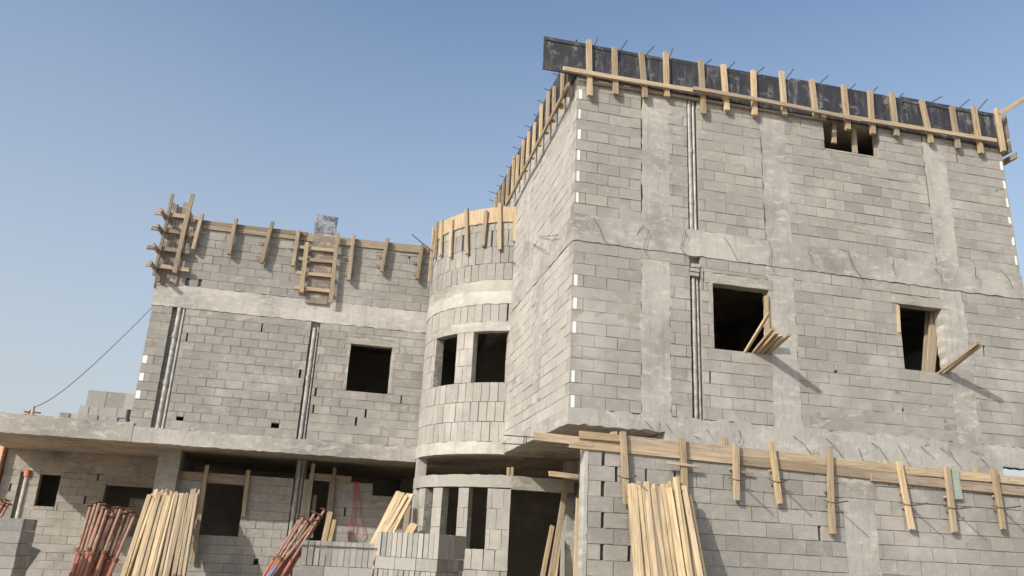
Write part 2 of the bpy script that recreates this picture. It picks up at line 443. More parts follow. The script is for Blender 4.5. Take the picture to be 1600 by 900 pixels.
# columns: lower storey, upper storey
def vcol(x0, x1, z0, z1, F=FU, d=-.001, mt='conc', name='column', j=.026):
    G_ = lambda s, z, dd: F(z, s, dd)       # ragged along the vertical edges
    mb = MB(); mb.strip(G_, z0, z1, x0, x1, -.2, d, .1, j, j); return mb.build(name, mt, B)
for (a, b) in colsx:
    vcol(a-.008, b+.008, ZF-.02, B2a+.02); vcol(a-.006+.02, b+.006+.02, B2b-.02, ZT)
# rougher concrete head where a column meets the beam
for (a, b) in colsx[:2]: vcol(a-.01, b+.01, B2a-.16, B2a+.03, d=.004, mt='conc_grey', name='column_head')
# lintels and window surrounds
def lintel(F, c, l=.14, r=.1, h=.185, mt='conc_grey'):
    strip(B, 'lintel', F, c[0]-l, c[1]+r, c[3]+.004, c[3]+h, -.21, .007, mt=mt, jz=.004, jt=.012)
lintel(FU, w1); lintel(FU, w2, .12, .06)
def jambs(F, c, l=True, r=True, w=.05, mt='conc_grey'):
    G_ = lambda s, z, dd: F(z, s, dd)
    for on, a in ((l, c[0]-w+.002), (r, c[1]-.002)):
        if on:
            mb = MB(); mb.strip(G_, c[2], c[3], a, a+w, -.205, .005, .12, .004, .004); mb.build('window_jamb', mt, B)
jambs(FU, w1, True, False); jambs(FU, w2, False, True)
strip(B, 'window_sill', FU, w1[0]-.02, w1[1]+.02, w1[2]-.035, w1[2]+.002, -.2, .003, mt='block', jz=.003)
# service chase with pipes
boxpart(B, 'chase_back', pipech[0]-.01, pipech[1]+.01, YU+.13, YU+.19, ZF, B2a, 'mortar')
boxpart(B, 'chase_back', pipech[0]-.01, pipech[1]+.01, YU+.13, YU+.19, B2b, ZT, 'mortar')
def pipe(pts, r, mt, collars=()):
    mb = MB(); mb.tube(pts, r, 14)
    for z in collars:
        mb.tube([(pts[0][0], pts[0][1], z-.05), (pts[0][0], pts[0][1], z+.05)], r*1.18, 14)
    return mb.build('drain_pipe', mt, B)
pipe([(5.725, YU+.04, B2b-.0), (5.72, YU+.04, ZT+.1)], .042, 'galv', (8.6, 7.6))
pipe([(5.80, YU+.05, B2b), (5.805, YU+.05, ZT+.1)], .028, 'pvc')
pipe([(5.74, YU+.05, ZF), (5.74, YU+.05, 6.1), (5.75, YU+.08, 6.3)], .036, 'galv', (4.4,))
pipe([(5.82, YU+.06, ZF), (5.815, YU+.06, 6.35)], .022, 'galv')
pipe([(5.83, YU+.55, ZT), (5.83, YU+.55, 10.75)], .045, 'pvc')
mb = MB()
for (z, dx) in ((6.28, .0), (6.36, .02), (6.2, -.01)): mb.box(5.67+dx, 5.83+dx, YU-.012, YU+.12, z, z+.06)
mb.build('mortar_lump', 'mortar', B)
# ---- side wall of that block (sunny flank)
Y1 = 20.4
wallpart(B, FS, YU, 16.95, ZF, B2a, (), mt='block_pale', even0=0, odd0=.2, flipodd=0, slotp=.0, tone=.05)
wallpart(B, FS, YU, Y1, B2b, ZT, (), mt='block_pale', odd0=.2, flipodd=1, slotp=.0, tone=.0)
strip(B, 'ring_beam', FS, YU+.001, Y1, B2a, B2b, -.2, .01, mt='conc', jz=.02)
strip(B, 'ring_beam', FS, YU+.001, 17.2, ZF-.25, ZF+.0, -.22, .008, mt='conc', jz=.01)
vv = vcol(YU+1.85, YU+2.35, ZF+.6, B2a+.02, FS, .006); vcol(YU+3.2, YU+3.7, B2b-.5, ZT, FS, .004)
# ---- shell behind (rear walls, floors, roof)
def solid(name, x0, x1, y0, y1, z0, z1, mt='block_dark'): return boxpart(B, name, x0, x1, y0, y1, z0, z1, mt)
solid('end_wall', XR-.2, XR-.002, YU+.21, Y1, ZF, ZT)
solid('rear_wall', XU, XR, Y1, Y1+.2, ZF, ZT)
solid('floor_slab', XU+.02, 11.43, YU+.22, 25.6, ZF-.245, ZF-.01, 'soffit')
solid('floor_slab', 11.435, XR-.02, YU+.22, YU+1.9, ZF-.245, ZF-.01, 'soffit')
solid('end_wall', 11.25, 11.43, YU+.9, 25.6, ZF, ZF+2)
solid('floor_slab', XU+.02, XR-.22, YU+.21, Y1, B2a+.1, B2b-.1, 'soffit')
solid('roof_slab', XU+.02, XR-.02, YU+.03, Y1, ZT+.012, ZT+.3, 'soffit')
solid('partition_wall', 5.2, XR-.21, YU+4.6, YU+4.75, ZF, B2a+.09)
solid('partition_wall', 5.05, 5.19, YU+4.0, Y1-.01, ZF, B2a+.09)
solid('partition_wall', XU+.21, XR-.21, YU+4.6, YU+4.75, B2b-.09, ZT-.03)
solid('partition_wall', 8.6, 8.75, YU+.22, YU+4.58, ZF, B2a+.09)
# ground floor under it
FP = plane(5.2, 0, (0, 1), (-1, 0))
wallpart(B, FP, YU+.3, 17.1, 0, ZF-.26, (), tone=.05)
solid('foundation_wall', 5.21, 11.44, YU+.002, YU+.29, 0, 2.94)
solid('end_wall', 11.24, 11.438, YU+.31, 25.6, 0, ZF-.26)
mb = MB(); mb.box(5.05, 5.42, 16.9, 17.3, 0, 3.51); mb.build('column', 'conc', B)
# ---- left wing first floor
def lx(px, py): return at_y(px, py, YL).x
def lz(px, py): return at_y(px, py, YL).z
XL0 = -4.30
LB0, LB1 = 6.56, 7.10
ZLT = lz(450, 360)
lw = (lx(544, 575), lx(610, 578), lz(575, 612), lz(580, 540))
ch1 = (lx(264, 577)-.16, lx(264, 577)+.13); ch2 = (lx(482, 598)-.11, lx(482, 598)+.10)
cuts = [lw, (ch1[0], ch1[1], ZF-.1, LB0+.1), (ch2[0], ch2[1], ZF-.1, LB0+.1),
        (lx(281, 655)-.08, lx(281, 655)+.07, lz(281, 655)-.06, lz(281, 655)+.06),
        (lx(430, 665)-.09, lx(430, 665)+.08, lz(430, 665)-.06, lz(430, 665)+.06),
        (lw[0]-.14, lw[1]+.16, lw[3], lw[3]+.17)]
XLR = 2.35
wallpart(B, FL, XL0, XLR, ZF+.02, LB0, cuts, mt='block_left', off=.05, slotp=.012)
wallpart(B, FL, XL0, XLR, LB1, ZLT, [(XL0+.62, XL0+.70, LB1, LB1+.21), (XL0+.9, XL0+.97, LB1, LB1+.21)], mt='block_left', off=.13, slotp=.004)
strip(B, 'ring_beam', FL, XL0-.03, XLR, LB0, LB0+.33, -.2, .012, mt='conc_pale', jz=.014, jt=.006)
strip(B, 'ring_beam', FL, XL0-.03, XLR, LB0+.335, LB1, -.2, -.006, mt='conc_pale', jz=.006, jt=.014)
lintel(FL, lw, .14, .16, .165); jambs(FL, lw, True, True, .06)
boxpart(B, 'chase_back', ch1[0]-.01, ch1[1]+.01, YL+.13, YL+.19, ZF, LB0, 'mortar')
boxpart(B, 'chase_back', ch2[0]-.01, ch2[1]+.01, YL+.13, YL+.19, ZF, LB0, 'mortar')
cx = (ch1[0]+ch1[1])/2
pipe([(cx+.0, YL+.03, ZF), (cx+.01, YL+.03, LB0)], .055, 'galv', (4.8, 5.9)); pipe([(cx+.095, YL+.04, ZF), (cx+.10, YL+.04, LB0)], .03, 'pvc')
cx = (ch2[0]+ch2[1])/2
pipe([(cx-.02, YL+.03, ZF), (cx-.01, YL+.03, LB0-.15)], .048, 'galv', (5.2,)); pipe([(cx+.06, YL+.04, ZF), (cx+.065, YL+.04, LB0-.12)], .024, 'galv')
for k in (3, 5, 7):
    me = MB(); z = ZF+.02+.2*k; me.slab(FL, XL0+.02, XL0+.11, z+.012, z+.188, -.1, .006, .5, .002); me.build('insulation_core', 'eps', B)
# wing shell
FE = plane(XL0, 0, (0, 1), (-1, 0))
wallpart(B, FE, YL+.2, 25.6, ZF+.02, LB0, (), tone=.1); wallpart(B, FE, YL+.2, 25.6, LB1, ZLT, (), tone=.1)
strip(B, 'ring_beam', FE, YL+.2, 25.6, LB0, LB1, -.2, .01)
solid('rear_wall', XL0, XU, 25.6, 25.8, 0, ZLT-.4)
solid('roof_slab', XL0+.2, XU, YL+.21, 25.6, LB0+.2, LB1-.02, 'soffit')
solid('partition_wall', XL0+.21, XU, YL+3.6, YL+3.75, ZF+.02, LB0+.19)
# slab edge over the porch and its soffit
ZS = 3.45
strip(B, 'slab_edge', FL, -7.9, -4.2, ZS, 3.86, -.3, .03, mt='conc_grey', jz=.006, jt=.014)
strip(B, 'slab_edge', FL, -4.2, 2.1, ZS, ZF+.02, -.3, .02, mt='conc', jz=.01)
solid('floor_slab', -7.88, XU, YL+.31, 25.6, ZS+.004, ZF+.0, 'soffit')
solid('slab_edge', -7.9, -7.6, YL+.31, 25.6, ZS+.002, 3.85, 'conc_grey')
# ---- ground floor, left wing
def gx(px, py, y=YG): return at_y(px, py, y).x
def gz(px, py, y=YG): return at_y(px, py, y).z
ZGT = gz(420, 745)
c265 = (gx(248, 730), gx(282, 730))
gw = (gx(314, 800), gx(377, 800), gz(340, 838), gz(350, 756))
gd = (gx(484, 780), gx(512, 780), .9, gz(500, 752))
gcut = [gw, gd, (gd[1]+1.05, 2.3, 2.72, 3.4), (gx(465, 760)-.1, gx(465, 760)+.13, 0, 4), (gx(400, 877)-.05, gx(400, 877)+.05, gz(400, 877)-.05, gz(400, 877)+.05)]
wallpart(B, FG, c265[1]-.02, 2.3, 0, ZGT, gcut, off=.1, slotp=.03)
mb = MB(); mb.box(c265[0], c265[1], YG-.22, YG+.28, 0, ZS+.01); mb.build('column', 'conc_grey', B)
px0 = gx(466, 760); boxpart(B, 'column', px0-.1, px0+.14, YG+.11, YG+.4, 0, ZS+.01, 'conc_grey')
pipe([(px0-.04, YG+.0, 0), (px0-.03, YG+.0, ZS)], .055, 'galv', (2.3,)); pipe([(px0+.06, YG+.02, 0), (px0+.065, YG+.02, ZS)], .03, 'galv')
FPL = plane(c265[0]+.2, 0, (0, 1), (-1, 0)); wallpart(B, FPL, YG+.29, YB, 0, ZS-.01, ())
def bxx(px, py): return at_y(px, py, YB).x
def bz(px, py): return at_y(px, py, YB).z
bw1 = (bxx(58, 766), bxx(90, 767), bz(68, 791), bz(80, 742))
bo = (bxx(161, 780), bxx(238, 790), bz(200, 838), bz(200, 760))
bch = (bxx(33, 775)-.13, bxx(33, 775)+.09)
wallpart(B, FB, -7.95, c265[0]+.1, 0, 2.95, [bw1, bo, (bch[0], bch[1], 1.6, 2.9)], off=.22, slotp=.02)
strip(B, 'ring_beam', FB, -7.95, c265[0]+.1, 2.95, ZS-.001, -.2, .01, jz=.02, jt=.0, mt='conc_grey')
boxpart(B, 'chase_back', bch[0]-.01, bch[1]+.01, YB+.13, YB+.19, 1.6, 2.9, 'mortar')
pipe([(bch[1]-.07, YB+.0, 0.3), (bch[1]-.06, YB+.0, 2.82)], .055, 'pvc')
mb = MB(); mb.tube([(bch[1]-.06, YB-.0, 2.8), (bch[1]-.06, YB-.0, 2.95)], .085, 12); mb.build('pipe_cap', 'capred', B)
FQ = plane(0, YB+.7, (1, 0), (0, -1))
wallpart(B, FQ, at_y(199, 800, YB+.7).x, at_y(228, 800, YB+.7).x, .2, at_y(215, 779, YB+.7).z, (), t=.2, label='short block pier standing inside the porch opening')
solid('end_wall', -7.95, -7.76, YB+.21, 25.6, 0, ZS)
# ---- round tower
sA, sB = -.3, TR*math.acos(max(-1, min(1, -(XU-TC.x)/TR)))+.0   # where it meets the sunny flank
sE = TR*(math.pi/2)*1.04
TZ0 = ZF-.27; r0 = TZ0+.26
sill = r0+1.2; head = sill+1.22
def tower_s(px, py, z):
    """arc length of the tower surface point seen at px,py (solved on the cylinder)"""
    d = ray(px, py); a = d.x**2+d.y**2; bq = -2*(d.x*TC.x+d.y*TC.y); cq = TC.x**2+TC.y**2-TR**2
    D = bq*bq-4*a*cq
    if D < 0: return 0
    t = (-bq-math.sqrt(D))/(2*a); x = d.x*t-TC.x; y = d.y*t-TC.y
    return (math.atan2(y, x)-math.pi)%(2*math.pi)*TR, 1.6+d.z*t
tw = []
for (a, b, zt, zb) in (((680, 560), (712, 560), 528, 604), ((738, 560), (793, 560), 516, 597)):
    s0_, _ = tower_s(*a, 0); s1_, _ = tower_s(*b, 0); tw.append((s0_, s1_))
_, sill = tower_s(765, 597, 0); _, head = tower_s(765, 517, 0)
print('tower', tw, sill, head, sE, 'levels', ZLT, ZGT, lw, w1, w2, w3, gw, gd)
tcuts = [(tw[0][0], tw[0][1], sill, head), (tw[1][0], tw[1][1], sill, head), (-.5, sE+1, head, head+.2)]
wallpart(B, FT, sA, sE, r0, sill, (), bw=.19, bh=(sill-r0)/3, mt='block_tower', soldier=True, tone=0, slotp=0)
wallpart(B, FT, sA, sE, sill, head, tcuts, mt='block_tower', bw=.21, bh=(head-sill)/3, tone=0, slotp=0)
strip(B, 'lintel', FT, sA, sE, head, head+.22, -.2, .006, jz=.003, jt=.008)
tb0 = head+.62
wallpart(B, FT, sA, sE, head+.22, tb0, (), bw=.19, bh=tb0-head-.22, mt='block_tower', soldier=True, tone=0, slotp=.06)
tb1 = tb0+.56
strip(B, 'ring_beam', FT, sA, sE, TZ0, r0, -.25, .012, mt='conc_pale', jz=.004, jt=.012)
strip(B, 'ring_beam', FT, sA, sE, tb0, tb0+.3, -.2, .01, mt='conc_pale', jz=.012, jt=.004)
strip(B, 'ring_beam', FT, sA, sE, tb0+.303, tb1, -.2, .0, jz=.004, jt=.01, mt='conc_grey')
wallpart(B, FT, sA, sE, tb1, tb1+1.2, (), mt='block_left', bw=.2, bh=.4, soldier=True, tone=.0, slotp=.05)
wallpart(B, FT, sA, sE, tb1+1.2, tb1+1.42, (), bw=.3, bh=.2, tone=.0, slotp=0)
TTOP = tb1+1.40
def disc(name, R, z0, z1, mt, a0=math.pi*.93, a1=math.pi*1.75, c=TC):
    mb = MB(); n = 40; top = []; 
    pts = [(c.x, c.y)]+[(c.x+R*math.cos(a0+(a1-a0)*i/n), c.y+R*math.sin(a0+(a1-a0)*i/n)) for i in range(n+1)]
    o = len(pts)
    for z in (z0, z1):
        for p in pts: mb.v.append((p[0], p[1], z))
    mb.f.append(tuple(range(o))[::-1]); mb.f.append(tuple(range(o, 2*o))); mb.t += [.5, .5]
    for i in range(o): mb.f.append((i, (i+1) % o, o+(i+1) % o, o+i)); mb.t.append(.5)
    return mb.build(name, mt, B)
disc('floor_slab', TR-.25, TZ0+.003, r0-.01, 'soffit', a1=math.pi*1.5)
disc('roof_slab', TR-.21, tb0+.1, tb1-.05, 'soffit', a1=math.pi*1.5)
# ground floor screen of the tower and the door wall
ZR = 3.07; RG = TR
_, zr0 = tower_s(760, 761, 0)
sD = tower_s(795, 830, 0)[0]
piers = []
for (a, b) in ((652, 662), (674, 689), (714, 731), (760, 797)):
    piers.append((tower_s(a, 800, 0)[0], tower_s(b, 800, 0)[0]))
_, zsill2 = tower_s(750, 856, 0)
pc = []; last = -.1
print('piers', piers, zsill2, zr0)
for (a, b) in piers:
    if a-last > .03: pc.append((last, a, zsill2 if last > 1.2 else zsill2-.3, zr0))
    last = b
wallpart(B, FT, -.2, piers[-1][1], 0, zr0, pc, bw=.24, bh=.4, tone=.05, slotp=0)
YD = FT(piers[-1][1], 0, 0)[1]; XD = FT(piers[-1][1], 0, 0)[0]
strip(B, 'lintel', FT, -.25, piers[-1][1], zr0, ZR, -.22, .006, jz=.003, jt=.01, mt='block')
FD = plane(0, YD, (1, 0), (0, -1))
strip(B, 'lintel', FD, XD, 5.1, 2.80, ZR, -.22, .006, jz=.003, jt=.01, mt='conc_grey')
cp = FT(.12, 0, -.1); mb = MB(); mb.box(cp[0]-.10, cp[0]+.12, cp[1]-.14, cp[1]+.1, 0, TZ0+.02); mb.build('column', 'conc', B)
solid('partition_wall', -7.7, 11.2, 25.2, 25.35, 0, ZS+.003)
solid('partition_wall', 2.2, 11.2, 24.4, 24.5, 0, ZF-.25)
solid('end_wall', XU+.01, XU+.2, 20.62, 25.6, ZF, ZLT-.4)
# hooked reinforcing bars hanging out of the beams
def hook(pts, d0=.01, d1=.06, r=.004, y=YU):
    n = len(pts); P = []
    for i, q in enumerate(pts):
        d = d0+(d1-d0)*math.sin(math.pi*min(1, (i+.0)/(n-1)*.75)) if n > 1 else d0
        P.append(at_y(q[0], q[1], y-d))
    return bar(B, P, r, 'reinforcing_bar', 'rebar')
def z3(*l): return [(850+a/3, 320+b/3) for a, b in l]
def z4(*l): return [(1150+a/3, 350+b/3) for a, b in l]
for q in (z3((228, 52), (262, 110), (280, 165), (312, 190)), z3((430, 150), (462, 96), (492, 120), (466, 205), (486, 240)),
          z3((680, 95), (655, 130), (640, 205), (680, 245)), z3((660, 120), (672, 150), (645, 190)), z3((840, 145), (872, 190), (910, 265)), z3((1050, 168), (1066, 205), (1056, 270), (1080, 315)),
          z4((350, 110), (338, 135), (358, 155), (352, 182)), z4((480, 118), (525, 125), (545, 190), (604, 272)), z4((738, 160), (735, 205), (752, 215), (745, 245)),
          z4((945, 180), (935, 215), (962, 240), (960, 270)), z4((1122, 200), (1122, 245), (1145, 260), (1142, 290)), z4((1240, 215), (1268, 240), (1302, 305))): hook(q)
def z5(*l): return [(1240+a/3.75, 660+b/3.75) for a, b in l]
def z6(*l): return [(880+a/3.75, 660+b/3.75) for a, b in l]
for q in (z5((0, 82), (60, 125), (112, 198)), z5((190, 92), (250, 150), (300, 222)), z5((380, 150), (410, 230)), z5((455, 118), (505, 150), (545, 210)),
          z5((612, 130), (650, 195), (685, 262)), z5((745, 140), (790, 180), (830, 212)), z5((860, 148), (920, 190), (985, 265)), z5((903, 158), (935, 192)), z5((770, 140), (790, 108)),
          z5((1040, 168), (1115, 192)), z5((1090, 205), (1145, 255)), z6((480, -10), (530, 45)), z6((565, 0), (562, 55)), z6((598, 5), (630, 45)), z6((838, 35), (868, 80)), z6((1030, 45), (1042, 90), (1030, 122)), z6((770, 80), (810, 100))): hook(q, .02, .07)
def hs(pts): return bar(B, [at_x(a, b, XU-.03-.05*math.sin(i)) for i, (a, b) in enumerate(pts)], .006, 'reinforcing_bar')
hs([(842, 369), (860, 369), (872, 367)]); hs([(832, 381), (845, 388), (854, 392)]); hs([(800, 408), (806, 412)])
p = at_x(790, 302, XU); 
# starter bar poking from the tower top
a_ = FT(.35, 0, 0); bar(B, [(a_[0], a_[1], TTOP-.35), at_y(643, 366, a_[1]-.2)], .011, 'reinforcing_bar')
# rebar ladder sticking out under the corner
for q in (((787, 680), (830, 683), (905, 691)), ((785, 693), (830, 695), (905, 699))):
    bar(B, [at_y(a, b, YU-1.1) for a, b in q], .008, 'reinforcing_bar')
for x in (819, 823): bar(B, [at_y(x, 681, YU-1.1), at_y(x-1, 695, YU-1.1)], .006, 'reinforcing_bar')

# ================================================================== FRONT ANNEX WALL
Wt = thing('annex_wall', 'low grey block wall with a cast column in front of the right wing, roof forms along its top', 'wall', (3.36, YW, 0))
def wx(px, py): return at_y(px, py, YW).x
def wz(px, py): return at_y(px, py, YW).z
wc = (wx(1322, 850), wx(1372, 850))
XWE = 16.0
slots = [(wx(943, 715)-.02, wx(943, 715)+.025, 2.76, 2.93), (wx(963.5, 735)-.02, wx(963.5, 735)+.02, 2.56, 2.73), (wx(942, 760)-.025, wx(942, 760)+.03, 2.36, 2.53),
         (wx(942, 810)-.022, wx(942, 810)+.022, 1.96, 2.13), (wx(941, 858)-.025, wx(941, 858)+.022, 1.56, 1.73), (wx(1010, 743)-.012, wx(1010, 743)+.012, 2.56, 2.73), (wx(1055, 742)-.012, wx(1055, 742)+.012, 2.56, 2.73)]
mbw = MB(); mow = MB()
block_wall(mbw, mow, FWL, 3.40, XWE, .14, 2.96, [(wc[0], wc[1], 0, 3.2)]+slots, off=.36, slotp=.03, odd0=.0)
o = mbw.build('block_wall', 'block_dark', Wt); o2 = mow.build('mortar', 'mortar', o); o2.matrix_basis = Matrix.Identity(4)
mb = MB(); G_ = lambda s, z, dd: FWL(z, s, dd); mb.strip(G_, 0, 2.55, wc[0]-.012, wc[1]+.012, -.2, -.003, .1, .02, .02); mb.build('column', 'conc', Wt)
mb = MB(); mb.strip(G_, 2.552, 2.95, wc[0]-.03, wc[1]+.03, -.2, .004, .1, .03, .03); mb.build('column_head', 'conc_grey', Wt)
mb = MB(); mb.strip(G_, 0, 2.95, 3.345, 3.398, -.2, .004, .08, .006, .006); mb.build('wall_end', 'conc', Wt)
FWS = plane(3.345, 0, (0, 1), (-1, 0))
mb = MB(); mb.box(3.36, XWE, YW+.005, YW+.19, .0, .14); mb.build('footing', 'conc_grey', Wt)
# upright grey blocks lying on the beam behind
def block_obj(w=.4, h=.2, d=.2):
    mb = MB(); c = .004
    mb.hexa([(-w/2, -d/2, 0), (w/2, -d/2, 0), (w/2, -d/2, h), (-w/2, -d/2, h), (-w/2, d/2, 0), (w/2, d/2, 0), (w/2, d/2, h), (-w/2, d/2, h)], .5)
    m = mb.mesh('concrete_block'); m.materials.append(M['block_dark_r']); return m
def brnd(n, b):
    oi = N(n, 'ShaderNodeObjectInfo'); tc = N(n, 'ShaderNodeTexCoord').outputs['Object']
    c = ramp(n, oi.outputs['Random'], [(0, (.21, .21, .198)), (1, (.36, .352, .33))])
    ad = N(n, 'ShaderNodeVectorMath', operation='ADD'); n.links.new(tc, ad.inputs[0]); n.links.new(oi.outputs['Random'], ad.inputs[1])
    c = mix(n, c, (.42, .41, .385), ramp(n, noise(n, 12, ad.outputs[0], 5, .7), [(.5, (0, 0, 0)), (.75, (.5, .5, .5))]))
    n.links.new(c, b.inputs['Base Color']); b.inputs['Roughness'].default_value = .95
    bump(n, b, noise(n, 55, tc, 4, .8), .6, .01)
M['block_dark_r'] = mat('loose_block', brnd)
BLK = block_obj(.392, .193, .195); BLU = block_obj(.087, .393, .193); BLF = block_obj(.4, .4, .1)
def loose(mesh, loc, rz, label, group):
    o = bpy.data.objects.new('concrete_block', mesh); C.objects.link(o); o.location = loc; o.rotation_euler = (0, 0, rz)
    return tag(o, label, 'block', group)

# ================================================================== FORMWORK: street front, top of right block
def tie(parent, p, dirv, L, r=.009): 
    d = Vector(dirv).normalized()*L; return bar(parent, [p, Vector(p)+d], r, 'tie_bar', 'rebar')
F1 = thing('beam_formwork', 'long black plywood beam form with pale studs along the right wing street edge', 'formwork', (XU, YU, ZT))
pf = YU-.03
pt = at_y(850, 57, pf); pb = at_y(846, 107, pf); pr = at_y(1553, 178, pf)
zt_, zb_ = pt.z, pb.z-.0
print('panel', pt, pb, pr)
xs_ = [pt.x, pt.x+2.44, pt.x+4.88, pt.x+7.3, pr.x]
for i in range(len(xs_)-1):
    mb = MB(); mb.box(xs_[i]+.004, xs_[i+1]-.004, pf-.0-random.uniform(0, .02), pf+.025, zb_+random.uniform(-.01, .01), zt_+(pr.z-pt.z)*(i/3)*.9+random.uniform(-.02, .02)); mb.build('form_panel', 'ply_black', F1)
timber((pt.x+.01, pf-.0, zt_-.05), (pr.x-.1, pf-.0, pr.z-.05), .06, .05, 'ply_black', F1, 'top_rail') 
studs = [((920, 63), (922, 150)), ((960, 75), (962, 147)), ((1002, 83), (1008, 153)), ((1040, 82), (1042, 151)), ((1095, 96), (1099, 178)), ((1130, 102), (1136, 173)),
         ((1177, 111), (1179, 180)), ((1221, 112), (1226, 180)), ((1268, 125), (1275, 184)), ((1318, 134), (1325, 203)), ((1359, 142), (1364, 210)), ((1393, 145), (1401, 212)),
         ((1440, 157), (1455, 223)), ((1487, 167), (1497, 232)), ((1521, 167), (1533, 240)), ((1557, 170), (1568, 237))]
for (a, b) in studs:
    timber(at_y(b[0], b[1], pf-.045), at_y(a[0], a[1], pf-.045), .10, .07, 'wood_new' if random.random() < .7 else 'wood', F1, 'stud')
    k = .3
wa = [(880, 107), (1160, 150), (1383, 193), (1557, 220)]
timber(at_y(*wa[0], pf-.105), at_y(1155, 152, pf-.105), .085, .045, 'wood', F1, 'waler')
timber(at_y(1083, 138, pf-.15), at_y(1345, 188, pf-.12), .075, .045, 'wood_old', F1, 'waler')
timber(at_y(1300, 179, pf-.105), at_y(*wa[3], pf-.105), .085, .045, 'wood', F1, 'waler')
timber(at_y(915, 128, YU-.03), at_y(1290, 188, YU-.03), .05, .05, 'wood_old', F1, 'base_batten')
for (a, b) in (((930, 70), (934, 58)), ((967, 82), (980, 63)), ((1007, 88), (1022, 72)), ((1046, 92), (1051, 75)), ((1099, 103), (1111, 93)), ((1137, 108), (1148, 97)), ((1182, 115), (1194, 105)),
               ((1229, 122), (1240, 108)), ((1277, 134), (1294, 118)), ((1325, 142), (1337, 131)), ((1355, 152), (1371, 136)), ((1400, 157), (1411, 146)), ((1448, 164), (1471, 151)), ((1497, 170), (1515, 155)), ((1523, 177), (1543, 155))):
    p = at_y(a[0], a[1], pf+.02); q = at_y(b[0], b[1], pf+.35); bar(F1, [p, q], .011)
# end of the form at the far right: pale end board and slanting brace
e0 = at_y(1562, 182, pf+.1)
mb = MB(); mb.box(e0.x+.04, e0.x+.065, pf+.0, pf+1.2, zb_-.02, pr.z+.02); mb.build('end_panel', 'ply_grey', F1)
timber((e0.x+.1, pf-.05, zb_-.12), (e0.x+.12, pf+1.1, zb_-.12), .12, .05, 'wood_old', F1, 'end_bearer', face=(1, 0, 0))
timber(at_y(1562, 178, pf-.08), at_y(1603, 153, pf-.3), .09, .05, 'wood_new', F1, 'brace')
# ---- sunny flank top
F2 = thing('flank_formwork', 'studs and waler of the beam form along the left flank of the right wing', 'formwork', (XU, YU+3, ZT))
zb2 = zb_+.0; xf = XU-.03
mb = MB(); mb.box(xf, xf+.02, YU+.05, YU+7.2, zb_+.02, pr.z); mb.build('form_panel', 'ply_black', F2)
wz0 = at_x(885, 139, XU-.15); wz1 = at_x(788, 332, XU-.15)
print('side waler', wz0, wz1)
ZW_ = (wz0.z+wz1.z)/2
timber((XU-.16, YU+.02, wz0.z), (XU-.16, YU+3.9, ZW_), .09, .045, 'wood', F2, 'waler', face=(-1, 0, 0))
timber((XU-.155, YU+3.7, ZW_), (XU-.155, YU+7.2, wz1.z), .09, .045, 'wood_old', F2, 'waler', face=(-1, 0, 0))
yy = YU+.25
while yy < YU+7:
    e = random.uniform(-.04, .04)
    timber((XU-.09, yy+random.uniform(-.05, .05), zb_-.30+e), (XU-.09, yy, pr.z-.22+random.uniform(-.06, .14)), .08, .06, 'wood_new' if random.random() < .4 else 'wood', F2, 'stud', face=(-1, 0, 0))
    tie(F2, (XU-.02, yy+.12, zt_-.2), (-1, -.1, .12), random.uniform(.2, .34), .007)
    yy += random.uniform(.44, .60)
# ---- tower top
F3 = thing('tower_formwork', 'curved pale plywood edge form with upright studs round the top of the stair tower', 'formwork', (TC.x-TR, TC.y, TTOP))
mb = MB(); mb.strip(FT, .05, sE-.02, TTOP-.01, TTOP+.36, .01, .03, .08, .012, .006); mb.build('form_panel', 'ply', F3)
def tst(px0, py0, px1, py1, mt='wood'):
    sa = tower_s(px0, py0, 0)
    if not sa: sa = (.05, 9)
    s_ = sa[0]; 
    def pt3(px, py, s_):
        q = FT(s_, 0, .07); d = ray(px, py); t = (q[0]**2+q[1]**2)**.5/(d.x**2+d.y**2)**.5
        return 1.6+d.z*t
    sb = tower_s(px1, py1, 0) or sa
    q0 = FT(s_, 0, .065); q1 = FT(sb[0], 0, .065); c = FT(s_, 0, 1); ce = FT(s_, 0, 0)
    f = (c[0]-ce[0], c[1]-ce[1], 0)
    timber((q1[0], q1[1], pt3(px1, py1, sb[0])), (q0[0], q0[1], pt3(px0, py0, s_)), .085, .05, mt, F3, 'stud', face=f)
for a in ((732, 326, 733, 397), (762, 330, 757, 384), (782, 318, 782, 390), (710, 344, 707, 402), (694, 345, 692, 400), (805, 333, 804, 377)): tst(*a)
for s_ in (.12, .45): 
    q = FT(s_, 0, .07); c = FT(s_, 0, 1)
    timber((q[0], q[1], TTOP-.5-.5*(s_ < .3)), (q[0], q[1], TTOP+.45), .085, .05, 'wood', F3, 'stud', face=(c[0]-q[0], c[1]-q[1], 0))
